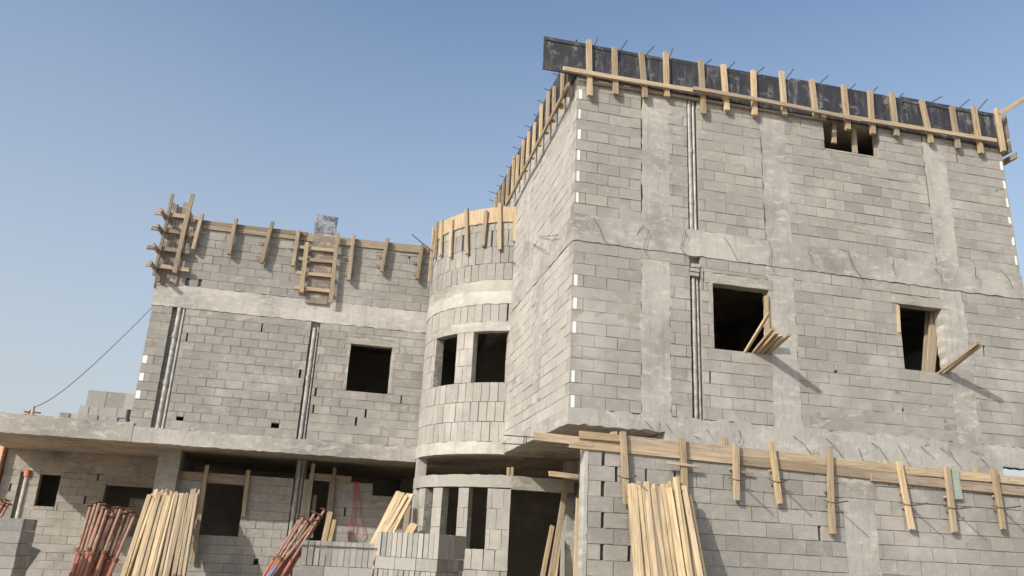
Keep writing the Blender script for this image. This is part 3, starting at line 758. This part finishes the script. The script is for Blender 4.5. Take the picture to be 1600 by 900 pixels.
# ---- left wing parapet
F4 = thing('parapet_formwork', 'weathered plank edge form with short studs along the parapet of the left wing', 'formwork', (-1, YL, ZLT))
def pl(px, py, d): return at_y(px, py, YL-d)
timber(pl(316, 354, .02), pl(500, 376, .02), .11, .03, 'wood_old', F4, 'form_plank'); timber(pl(316, 347, .02), pl(480, 366, .02), .10, .03, 'wood_old', F4, 'form_plank')
timber(pl(480, 371, .025), pl(670, 391, .025), .20, .03, 'wood_old', F4, 'form_plank')
for (a, b) in (((316, 335), (302, 390)), ((369, 342), (358, 398)), ((426, 347), (409, 411)), ((467, 360), (458, 416)), ((553, 368), (545, 438)), ((606, 373), (596, 425)), ((660, 383), (652, 436))):
    timber(pl(*b, .11), pl(*a, .11), .085, .11, 'wood' if random.random() < .3 else 'wood_old', F4, 'stud')
    if random.random() < .8:
        m_ = ((a[0]+b[0])/2, (a[1]+b[1])/2)
        timber(pl(m_[0]-12, m_[1]-1, .06), pl(m_[0]+11, m_[1]+1, .06), .03, .03, 'wood_old', F4, 'cleat')
        timber(pl(b[0]-9, b[1]-11, .06), pl(b[0]+10, b[1]-9, .06), .025, .025, 'wood_old', F4, 'cleat')
# ---- corner column form
F5 = thing('column_formwork', 'timber column form with four yokes at the far left corner of the left wing roof', 'formwork', (XL0, YL, LB1))
p0 = pl(233, 438, .0); p1 = pl(275, 316, .0)
xa, xb = XL0-.02, XL0+.44
zc1 = p1.z; zc0 = LB1-.05
for i in range(5):
    mb = MB(); x = xa+(xb-xa)*i/5
    mb.box(x+.004, xa+(xb-xa)*(i+1)/5-.004, YL-.035, YL-.01, zc0+random.uniform(0, .12), zc1+random.uniform(-.12, .06)); mb.build('form_board', 'ply_grey', F5)
for i in range(4):
    mb = MB(); y = YL-.03+.5*i/4
    mb.box(xa-.03, xa-.005, y+.004, y+.12, zc0-.1*(i == 0)+random.uniform(-.05, .08), zc1+random.uniform(-.1, .05)); mb.build('form_board', 'ply_grey', F5)
mb = MB(); mb.box(xa, xb, YL-.009, YL+.45, zc0, zc1-.15); mb.build('cast_core', 'conc_grey', F5)
for (a, b) in (((243, 332), (309, 341)), ((237, 356), (305, 367)), ((230, 386), (296, 394)), ((228, 413), (295, 422))):
    A_ = pl(*a, .12); B_ = pl(*b, .12)
    timber(A_, B_, .10, .05, 'wood_old', F5, 'yoke')
    timber((xa-.08, YL-.5, A_.z-.06), (xa-.08, YL+.6, A_.z-.04), .09, .05, 'wood_old', F5, 'yoke', face=(-1, 0, 0))
timber(pl(240, 430, .17), pl(270, 303, .17), .07, .05, 'rustwood' if 0 else 'wood_old', F5, 'upright'); timber(pl(273, 426, .17), pl(301, 303, .17), .10, .06, 'wood', F5, 'upright')
# ---- middle column form
F6 = thing('column_formwork', 'ladder-like column form of uprights and four rungs in the middle of the left wing parapet', 'formwork', (lx(500, 400), YL, LB1))
xm0, xm1 = lx(488, 400), lx(518, 400)
mb = MB(); mb.box(xm0-.03, xm1+.04, YL-.05, YL-.02, LB1-.1, ZLT+.22); mb.build('form_panel', 'ply_grey', F6)
mb = MB(); mb.box(xm0-.0, xm1+.0, YL-.019, YL+.4, LB1, ZLT+.1); mb.build('cast_core', 'conc_grey', F6)
for (a, b) in (((468, 386), (523, 392)), ((467, 404), (521, 409)), ((464, 426), (518, 431)), ((460, 449), (515, 455))):
    timber(pl(*a, .10), pl(*b, .10), .085, .05, 'wood', F6, 'rung')
timber(pl(471, 457, .15), pl(480, 379, .15), .10, .05, 'wood', F6, 'upright'); timber(pl(516, 473, .15), pl(528, 365, .15), .10, .05, 'wood', F6, 'upright')
mb = MB(); q = [pl(491, 362, .06), pl(524, 366, .06), pl(529, 340, .06), pl(493, 334, .06)]
mb.hexa([tuple(v) for v in q]+[(v.x, v.y+.03, v.z) for v in q]); tag(mb.build('metal_sheet', 'sheet'), 'scuffed dark sheet standing above the ladder-like column form', 'sheet')

# ================================================================== FORMWORK: annex wall
F7 = thing('edge_formwork', 'two-plank pale edge form with hanging studs along the top of the low front wall', 'formwork', (3.4, YW, 2.9))
def pw(px, py, d): return at_y(px, py, YW-d)
ln = [((890, 692), (1160, 719), .13, .015), ((905, 680), (1220, 712), .12, .018), ((1155, 719), (1420, 748), .13, .017), ((1215, 712), (1500, 743), .12, .02), ((1360, 744), (1660, 774), .13, .03), ((1490, 742), (1660, 757), .12, .018)]
for (a, b, wd, d) in ln: timber(pw(*a, d), pw(*b, d), wd, .028, random.choice(('wood', 'wood_old', 'wood')), F7, 'form_plank', bow=.001)
timber(pw(833, 681, .02), pw(925, 692, .02), .11, .03, 'wood', F7, 'form_plank')
timber(pw(905, 679, .05), pw(975, 686, .05), .10, .03, 'wood_new', F7, 'form_plank')
st7 = [((973, 675), (979, 788)), ((1066, 684), (1070, 772)), ((1150, 695), (1151, 781)), ((1205, 691), (1218, 788)), ((1296, 697), (1301, 835)), ((1404, 721), (1425, 827)), ((1479, 729), (1491, 831)), ((1553, 733), (1567, 827))]
for i, (a, b) in enumerate(st7):
    timber(pw(*b, .07), pw(*a, .07), .085, .055, 'wood_new' if i % 2 else 'wood', F7, 'stud')
    my = a[1]+(b[1]-a[1])*.64; mx = a[0]+(b[0]-a[0])*.64
    if i > 1:
        timber(pw(mx-8, my+3, .03), pw(mx+9, my+4, .04), .03, .03, 'wood_old', F7, 'cleat')
        timber(pw(mx-11, my-18, .04), pw(mx+3, my-15, .03), .03, .03, 'wood_old', F7, 'cleat')
    if i not in (1,):
        c = pw(mx+1, my+2, .0); bar(F7, [c, c+Vector((-.02+random.uniform(-.05, .03), -.42, .02))], .010)
        c = pw(mx, my, .10); bar(F7, [c+Vector((-.1, .03, .03)), c, c+Vector((.09, .0, .0)), c+Vector((.13, -.03, .01))], .007)
for (x, y) in ((959, 675), (1133, 684), (1275, 706), (1385, 719), (1525, 731)):
    q = at_y(x, y, YW+.25); timber((q.x, YW+.25, 2.3), (q.x, YW+.25, q.z), .085, .055, 'wood_new', F7, 'stud')
for x in (961, 1180, 1400): pass
timber(pw(1042, 723, .10), pw(1092, 729, .10), .035, .04, 'wood_old', F7, 'cleat'); timber(pw(1151, 736, .05), pw(1176, 740, .05), .03, .03, 'wood_old', F7, 'cleat')
mb = MB(); q = [pw(1489, 780, .055), pw(1505, 780, .055), pw(1496, 729, .055), pw(1486, 728, .055)]
mb.hexa([tuple(v) for v in q]+[(v.x, v.y+.015, v.z) for v in q]); mb.build('green_offcut', 'green', F7)
q = at_y(1111, 692, YW+.3); loose(BLK, (q.x, YW+.45, 3.0), .1, 'single grey block standing on the beam behind the low wall form', None)
q = at_y(1111, 700, YW+.45)
# bearer that carries that block
timber((q.x-.5, YW+.45, 2.96), (q.x+.5, YW+.45, 2.96), .08, .08, 'wood_old', F7, 'bearer', face=(0, 0, 1))
# window-head forms on the ground floor
F8 = thing('lintel_formwork', 'plank lintel form on two posts over the ground floor window beside the porch column', 'formwork', (-2, YG, 0))
def pg(px, py, d): return at_y(px, py, YG-d)
timber(pg(284, 743, .03), pg(384, 754, .03), .15, .03, 'wood_old', F8, 'form_plank')
timber(pg(300, 880, .08), pg(324, 727, .08), .09, .05, 'wood', F8, 'post'); timber(pg(380, 806, .08), pg(388, 735, .08), .09, .05, 'wood', F8, 'post')
F9 = thing('lintel_formwork', 'narrow lintel form on two posts over the dark opening beside the tower', 'formwork', (.2, YG, 0))
timber(pg(484, 744, .03), pg(549, 750, .03), .17, .03, 'wood_old', F9, 'form_plank')
timber(pg(478, 825, .08), pg(490, 724, .08), .09, .05, 'wood_old', F9, 'post'); timber(pg(513, 840, .08), pg(523, 731, .08), .09, .05, 'wood_old', F9, 'post')
timber(pg(486, 840, -.05), pg(492, 774, -.05), .09, .05, 'wood_old', F9, 'post')

# ================================================================== PLANKS PUSHED OUT OF WINDOWS
gl = 'planks pushed out of the first floor window beside the service pipe'
def outplank(a, b, dy, lab, g, wd=.1, t=.03, mt='wood_new', ins=.5):
    A_ = at_y(*a, YU+.02); B_ = at_y(*b, YU-dy); d = (B_-A_).normalized()
    A2 = A_-d*ins
    o = timber(A2, B_, wd, t, mt, None, 'timber_plank', face=(-.3, .0, 1)); tag(o, lab, 'plank', g)
lb1 = 'pale plank in the fan pushed out of the first floor window beside the pipe'
for (a, b, dy) in (((1165, 549), (1201, 490), .45), ((1178, 551), (1208, 514), .55), ((1185, 551), (1214, 520), .6), ((1192, 552), (1220, 524), .62), ((1200, 553), (1233, 523), .7)):
    outplank(a, b, dy, lb1, gl)
outplank((1468, 582), (1529, 536), .75, 'long plank pushed out of the rightmost first floor window, nearer the frame', None, .11, .035)
outplank((1478, 583), (1532, 540), .72, 'second plank lying right against the long one out of the rightmost window', None, .1, .03, 'wood')
o = timber((w1[1]-.02, YU+.02, w1[2]+.1), (w1[1]-.02, YU+.02, w1[3]-.1), .12, .03, 'wood_new', None, 'timber_board', face=(-1, 0, 0)); tag(o, 'pale board upright at the right side of the window with the plank fan', 'board')
o = timber(at_y(1452, 590, YU+.25), at_y(1462, 470, YU+.25), .18, .05, 'wood_old', None, 'timber_prop'); tag(o, 'grey-brown upright post standing inside the rightmost first floor window', 'post')
o = timber(at_y(1444, 590, YU+.4), at_y(1451, 478, YU+.4), .10, .05, 'wood_old', None, 'timber_prop'); tag(o, 'thin darker post just left of the thick one inside the rightmost window', 'post')
o = timber(at_y(1405, 520, YU-.01), at_y(1403, 478, YU-.01), .05, .03, 'wood_new', None, 'timber_strip'); tag(o, 'thin pale strip at the left edge of the rightmost first floor window', 'strip')
for (a, b, l) in (((1303, 224), (1303, 197), 'short stub of timber hanging at the left in the top floor opening'), ((1336, 240), (1332, 200), 'middle timber stub standing in the top floor opening'), ((1372, 243), (1373, 218), 'rough timber stub at the right side of the top floor opening')):
    o = timber(at_y(*a, YU+.12), at_y(b[0], b[1]-12, YU+.12), .09, .06, 'wood_old', None, 'timber_stub'); tag(o, l, 'timber')
for (a, b, l) in (((858, 740), (904, 746), 'horizontal plank sticking out left of the low wall end'),):
    o = timber(at_y(*a, YW+.5), at_y(*b, YW+.5), .07, .05, 'wood', None, 'timber_plank', ragged=True); tag(o, l, 'plank')
for k, (x0_, x1_) in enumerate(((796, 797), (802, 803))):
    q = at_y(x0_, 730, YD-.0); o = timber((q.x, YD+.1, ZR-.25), (q.x, YD+.1, q.z+.0), .06, .05, 'wood_new', None, 'timber_stub'); tag(o, 'one of the paired pale stubs on top of the door lintel', 'timber', 'paired stubs on the door lintel')

# ================================================================== LEANING TIMBER
def lean(top, ytop, px9, ybot, lab, grp, wd=.1, t=.05, mt='wood_new', face=(0, -1, .2)):
    T = at_y(*top, ytop); bt = foot(T, px9, ybot)
    o = timber(bt, T, wd, t, mt, None, 'timber_plank', face=face, bow=.004); return tag(o, lab, 'plank', grp)
def foot(T, px9, ybot):
    """ground point of a leaning piece whose line passes px9 at the height of the low stacks"""
    T = Vector(T); y = T.y
    for _ in range(4):
        q = at_y(px9, 899, y); k = q.z/T.z; y = ybot+(T.y-ybot)*k
    q = at_y(px9, 899, y); d = q-T; t = T.z/(T.z-q.z); return (T.x+d.x*t, ybot, 0)
# against the low wall
lab = 'pale sawn timber in the row leaning on the low front wall under its leftmost studs'; grp = 'timbers leaning on the low front wall'
tops = [(984+6.4*i, random.choice((754, 756, 757, 760))) for i in range(13)]+[(1056, 746), (1068, 760), (1076, 774), (1020, 764), (1045, 763)]
for i, tp in enumerate(tops):
    lean(tp, YW-.17-(.055 if i >= 13 else 0)-random.uniform(0, .035), 996+(tp[0]-984)*1.13+random.uniform(-2, 2), YW-1.0-random.uniform(0, .12), lab, grp, random.uniform(.06, .085), .05, 'wood_new' if random.random() < .65 else 'wood', (random.uniform(-.5, .5), -1, .3))
# against the porch column
lab = 'pale scaffold timber in the tall bundle leaning on the porch column'; grp = 'timbers leaning on the porch column'
for i in range(36):
    row = i % 2; f_ = (i//2)/17; tp = (238+72*f_+random.uniform(-2, 2)-3*row, 769+random.uniform(-5, 5)+5*row)
    lean(tp, 19.95-.12*row-random.uniform(0, .05), 196+88*f_+random.uniform(-3, 3), 18.5-.15*row+random.uniform(-.05, .05), lab, grp, random.uniform(.055, .10), .06, 'wood_new' if f_ < .5 and random.random() < .8 else 'wood', (random.uniform(-.5, .2), -1, .3))
# beside the tower
lab = 'pale timber in the slanting bundle leaning on the tower left of its screen'; grp = 'timbers leaning on the left of the tower'
for i, tp in enumerate([(623, 769), (629, 771), (634, 775), (639, 772), (643, 773), (636, 784)]):
    lean(tp, 18.3-.05*(i % 3), (tp[0]-66-(tp[1]-770)*.3), 17.0-.08*i, lab, grp, .12, .05, 'wood_new', (-.6, -1, .5))
lab = 'short pale timber in the small low bundle at the foot of the tower screen'; grp = 'low timbers at the foot of the tower screen'
for i, tp in enumerate([(640, 824), (645, 818), (650, 820)]):
    lean(tp, 18.0-.05*i, 590+7*i, 17.4, lab, grp, .10, .05, 'wood_new', (-.6, -1, .5))
o = timber((1.75, 18.6, 0), at_y(638, 790, 18.9), .11, .05, 'wood_old', None, 'timber_prop'); tag(o, 'weathered grey post upright just left of the tower column', 'post')
# in the doorway
lab = 'long pole leaning across the right side of the doorway'; 
o = timber((4.2, 15.6, 0), at_y(886, 746, 16.5), .11, .06, 'wood', None, 'timber_plank'); tag(o, lab, 'plank')
for i, (tp, dx) in enumerate((((863, 822), -.35), ((870, 838), -.3), ((874, 838), -.2))):
    T = at_y(*tp, 16.7+.03*i); o = timber((T.x+dx-.2, 16.0, 0), T, .09, .05, 'wood_new', None, 'timber_plank'); tag(o, 'short pale timber leaning low in the doorway behind the long pole', 'plank', 'short timbers in the doorway')
o = timber(at_y(898, 900, 15.2), at_y(905, 778, 15.2), .09, .05, 'wood', None, 'timber_prop')
o.matrix_basis = o.matrix_basis; tag(o, 'narrow upright timber against the sunny side wall next to the low wall end', 'post')
bpy.data.objects.remove(o)
T = at_y(904, 778, 14.6); o = timber((T.x-.05, 14.6, 0), T, .09, .05, 'wood', None, 'timber_prop'); tag(o, 'narrow upright timber against the sunny side wall next to the low wall end', 'post')
for (tp, l) in (((516, 800), 'pale split timber upright behind the rusty prop bundle'), ((522, 812), 'shorter pale timber right of the split one behind the rusty props')):
    T = at_y(*tp, 20.2); o = timber((T.x-.25, 19.7, 0), T, .12, .05, 'wood_new', None, 'timber_plank'); tag(o, l, 'plank')

# ================================================================== STEEL PROPS
def prop_proto(L=2.7):
    t = bpy.data.objects.new('scaffold_prop', None)
    mb = MB(); mb.tube([(0, 0, 0), (0, 0, L*.58)], .038, 12); outer = (mb.mesh('outer_tube'), 'prop_red', 'outer_tube')
    mb = MB(); mb.tube([(0, 0, L*.52), (0, 0, L)], .029, 12); inner = (mb.mesh('inner_tube'), 'prop_dull', 'inner_tube')
    mb = MB(); mb.tube([(0, 0, L*.565), (0, 0, L*.60)], .052, 12); mb.tube([(-.1, 0, L*.585), (.1, 0, L*.59)], .008, 6); collar = (mb.mesh('collar'), 'rust', 'collar')
    mb = MB(); mb.box(-.07, .07, -.07, .07, L-.006, L+.006); mb.tube([(-.07, 0, L-.02), (.07, 0, L-.02)], .008, 6); head = (mb.mesh('head_plate'), 'rust', 'head_plate')
    mb = MB(); mb.box(-.07, .07, -.07, .07, 0, .008); foot = (mb.mesh('base_plate'), 'rust', 'base_plate')
    for m, k, _ in (outer, inner, collar, head, foot): m.materials.append(M[k])
    return (outer, inner, collar, head, foot)
PP = {2.7: None}
def prop(top, base, lab, grp, mats=None):
    T = Vector(top); Bp = Vector(base); L = (T-Bp).length; key = round(L*4)/4
    if PP.get(key) is None: PP[key] = prop_proto(key)
    r = bpy.data.objects.new('scaffold_prop', None); C.objects.link(r)
    q = (T-Bp).to_track_quat('Z', 'Y'); r.rotation_mode = 'QUATERNION'
    r.matrix_basis = Matrix.LocRotScale(T-(T-Bp).normalized()*key, q @ Matrix.Rotation(random.uniform(0, 6), 3, 'Z').to_quaternion(), Vector((1, 1, 1)))
    tag(r, lab, 'prop', grp)
    for (m, k, nm) in PP[key]:
        o = bpy.data.objects.new(nm, m); C.objects.link(o); o.parent = r
lab = 'rusty red steel prop in the bundle between the far left wall and the tall timbers'; grp = 'steel props left of the tall timbers'
tp1 = [(142, 790), (150, 786), (156, 785), (163, 789), (146, 797), (154, 797), (160, 799), (168, 795), (172, 800), (178, 797), (183, 794), (189, 794), (194, 797), (199, 796), (205, 800), (210, 806), (166, 808), (186, 804), (196, 803), (176, 808), (203, 808)]
for i, (x, y) in enumerate(tp1):
    yy = 17.6-.18*(i % 4)+random.uniform(-.05, .05); T = at_y(x, y, yy)
    base = foot(T, 108+(x-142)*.95+random.uniform(-5, 5), yy-.5)
    prop(T, base, lab, grp)
lab = 'rusty steel prop in the slanting bundle left of the strapped block stack'; grp = 'steel props left of the strapped block stack'
for i, (x, y) in enumerate([(468, 812), (474, 808), (480, 813), (486, 812), (492, 802), (495, 814), (507, 797), (500, 806), (488, 820), (483, 825)]):
    yy = 18.6-.14*(i % 3); T = at_y(x, y, yy)
    prop(T, foot(T, x-58+random.uniform(-6, 6), yy-.6), lab, grp)
T = at_y(432, 885, 17.9); o = bar(None, [T, T+Vector((-.7, -.4, -1.2))], .03, 'blue_tube', 'blue', 10); tag(o, 'thin blue tube lying among the slanting rusty props', 'tube')
lab = 'rusty steel prop standing behind the leftmost block stack'; grp = 'steel props behind the leftmost stack'
for i, (x, y) in enumerate([(3, 783), (9, 781), (13, 787), (6, 790)]):
    T = at_y(x, y, 18.2); prop(T, (T.x-.55+.04*i, 17.7, 0), lab, grp)
T = at_y(221, 838, 19.5); o = bar(None, [foot(T, 191, 18.9), T], .022, 'orange_tube', 'prop_red', 10); tag(o, 'bright orange tube between the prop bundle and the tall timbers', 'tube')

# ================================================================== BLOCK STACKS
def stack(corner, rz, layers, lab, grp, nx=3, depth=1.0, strap=None, zt=None):
    """corner = front-left corner at ground; layers from the top down"""
    R_ = Matrix.Rotation(rz, 3, 'Z'); O_ = Vector((corner[0], corner[1], 0)); z = zt
    for li, kind in enumerate(layers):
        hgt = .2 if kind == 'flat' else .4
        z -= hgt
        if z < 0: break
        jx = random.uniform(-.012, .012)
        if kind == 'flat':
            for i in range(nx):
                for j in range(int(depth/.2)):
                    if 0 < i < nx-1 and 0 < j < int(depth/.2)-1: continue
                    p = R_ @ Vector((.2+.403*i+jx+random.uniform(-.003, .003), .1+.202*j+random.uniform(-.004, .004), 0)); loose(BLK, O_+p+Vector((0, 0, z)), rz+random.uniform(-.008, .008), lab, grp)
        else:
            n = int(nx*.4/.1)
            for i in range(n):
                for j in range(int(depth/.2)):
                    if 0 < i < n-1 and 0 < j < int(depth/.2)-1: continue
                    p = R_ @ Vector((.05+.1009*i+jx, .1+.202*j+random.uniform(-.014, .014), 0)); loose(BLU, O_+p+Vector((0, 0, z)), rz+random.uniform(-.015, .015), lab, grp)
    return z
lab = 'loose grey block in the strapped stack between the rusty props and the timber'; grp = 'blocks of the strapped stack'
pA = at_y(474, 843, 14.6); zA = pA.z
zl = stack((pA.x, 14.6), -.03, ['up', 'flat', 'up', 'flat'], lab, grp, zt=zA)
print('stackA', pA, zl)
def pallet(corner, rz, zt, lab, nx=3, depth=1.0):
    t = thing('pallet', lab, 'pallet', (corner[0], corner[1], 0)); R_ = Matrix.Rotation(rz, 4, 'Z')
    t.rotation_euler = (0, 0, rz); t.matrix_basis = Matrix.Translation((corner[0], corner[1], 0)) @ R_
    n = 5
    for i in range(n):
        mb = MB(); mb.box(0, nx*.4, depth*i/n+.02, depth*(i+1)/n-.02, zt-.022, zt-.002); o = mb.build('deck_board', 'wood_old'); o.parent = t
    for i in range(3):
        mb = MB(); mb.box(.02+i*(nx*.4-.12)/2, .10+i*(nx*.4-.12)/2, 0.02, depth-.02, 0, zt-.023); o = mb.build('bearer', 'wood_old'); o.parent = t
pallet((pA.x, 14.6), -.03, zl, 'wooden pallet under the strapped block stack')
R3 = Matrix.Rotation(-.03, 3, 'Z')
mb = MB()
for (z, e) in ((zA-.09, .004),):
    c4 = [Vector(q) for q in ((-.01, -.012, z), (1.225, -.012, z), (1.225, 1.02, z), (-.01, 1.02, z), (-.01, -.012, z))]
    P = [R3 @ q+Vector((pA.x, 14.6, 0)) for q in c4]
    for a, b in zip(P, P[1:]):
        up = Vector((0, 0, .02)); n_ = (b-a).cross(up).normalized()*.002
        mb.hexa([a-up/2, b-up/2, b+up/2, a+up/2, a-up/2+n_, b-up/2+n_, b+up/2+n_, a+up/2+n_])
tag(mb.build('strap', 'rebar'), 'dark strap round the top of the stack beside the rusty props', 'strap')
lab = 'loose grey block in the turned stack in front of the tower screen'; grp = 'blocks of the turned stack before the tower'
pB = at_y(686, 834, 13.9); rz = -.62
zB = pB.z; Rb = Matrix.Rotation(rz, 3, 'Z'); cB = Vector((pB.x, 13.9, 0))-Rb @ Vector((1.2, 0, 0))
zl = stack((cB.x, cB.y), rz, ['up', 'flat', 'up', 'flat'], lab, grp, zt=zB)
pallet((cB.x, cB.y), rz, zl, 'wooden pallet under the turned block stack before the tower')
lab = 'loose grey block in the stack at the bottom left edge'; grp = 'blocks of the bottom left stack'
pC = at_y(37, 810, 15.6); rz = .02; Rb = Matrix.Rotation(rz, 3, 'Z'); cC = Vector((pC.x, 15.6, 0))-Rb @ Vector((1.2, 0, 0))
zl = stack((cC.x, cC.y), rz, ['flat']*7, lab, grp, zt=pC.z, depth=.8)
pallet((cC.x, cC.y), rz, zl, 'wooden pallet under the bottom left block stack')
q = at_y(55, 857, 16.6); o = timber((q.x-.45, 16.2, 0), q, .2, .05, 'conc_grey', None, 'concrete_board'); tag(o, 'narrow pale grey board leaning beside the bottom left block stack', 'board')
# blocks on the terrace at the left wing corner
lab = 'loose grey block in the little pile on the terrace left of the wing'; grp = 'blocks piled on the terrace'
yT = YL+.45
b0 = at_y(203, 655, yT)
def tpile(px0, px1, py, mesh, stepm, hgt, dz0, lab=lab):
    z = 3.87+dz0; x = at_y(px0, py, yT).x; x1 = at_y(px1, py, yT).x
    while x < x1-.02:
        loose(mesh, (x+stepm/2, yT+random.uniform(-.02, .02), z), random.uniform(-.04, .04), lab, grp); x += stepm+.006
S_ = block_obj(.19, .2, .38); BIG = block_obj(.38, .36, .2)
zt1, zt2, zt3 = (at_y(x_, y_, yT).z for x_, y_ in ((120, 648), (150, 637), (160, 616)))
print('terrace', zt1, zt2, zt3)
tpile(97, 203, 650, S_, .19, .2, zt1-.2-3.87); tpile(128, 203, 640, S_, .19, .2, zt2-.2-3.87); tpile(138, 208, 625, BIG, .38, .36, zt2+.002-3.87)

# ================================================================== ODD THINGS
mb = MB()
for pts in (((554, 752), (552, 790), (545, 842)), ((557, 752), (556, 800), (552, 838)), ((560, 752), (563, 790), (569, 838)), ((556, 838), (563, 842), (570, 834))):
    mb.tube([pg(a, b, .06) for a, b in pts], .009, 6)
tag(mb.build('lifting_sling', 'red'), 'thin red lifting sling hanging on the ground floor wall left of the tower', 'sling')
q0 = at_y(240, 478, YL+.3); q1 = at_y(53, 636, 60); q2 = at_y(20, 660, 90)
P = []
for i in range(17):
    t = i/16; p = q0.lerp(q1, t); p.z -= 4*t*(1-t)*.45; P.append(p)
mb = MB(); mb.tube(P, [.008+.022*i/16 for i in range(17)], 6); mb.tube([q1, q1.lerp(q2, .5)-Vector((0, 0, .4)), q2], .03, 5)
tag(mb.build('power_cable', 'rebar'), 'thin power cable sagging from the left wing corner down to the distant poles', 'cable')
for (px, py, hh) in ((53, 635, 1), (47, 640, 1)):
    b_ = at_y(px, py, 60 if px == 53 else 66)
    t = thing('utility_pole', 'distant utility pole carrying the cable, the taller one' if px == 53 else 'second distant utility pole just left of the taller one', 'pole', (b_.x, b_.y, 0))
    mb = MB(); mb.tube([(b_.x, b_.y, 0), (b_.x, b_.y, b_.z)], [.16, .1], 10); mb.build('pole', 'conc_grey', t)
    mb = MB(); mb.box(b_.x-.5, b_.x+.5, b_.y-.05, b_.y+.05, b_.z-.45, b_.z-.35); mb.build('crossarm', 'rust', t)
# neighbouring house
Nn = thing('neighbouring_house', 'peach rendered neighbouring house wall at the far left edge', 'building', (-8, YB, 0))
mb = MB(); mb.box(-20, -8.0, YB-.2, YB+9, 0, 3.9); mb.build('wall', 'orange', Nn)
mb = MB(); mb.box(-20.1, -8.0, YB-.26, YB-.2-.002, 3.7, 4.0); mb.build('parapet', 'orange', Nn)
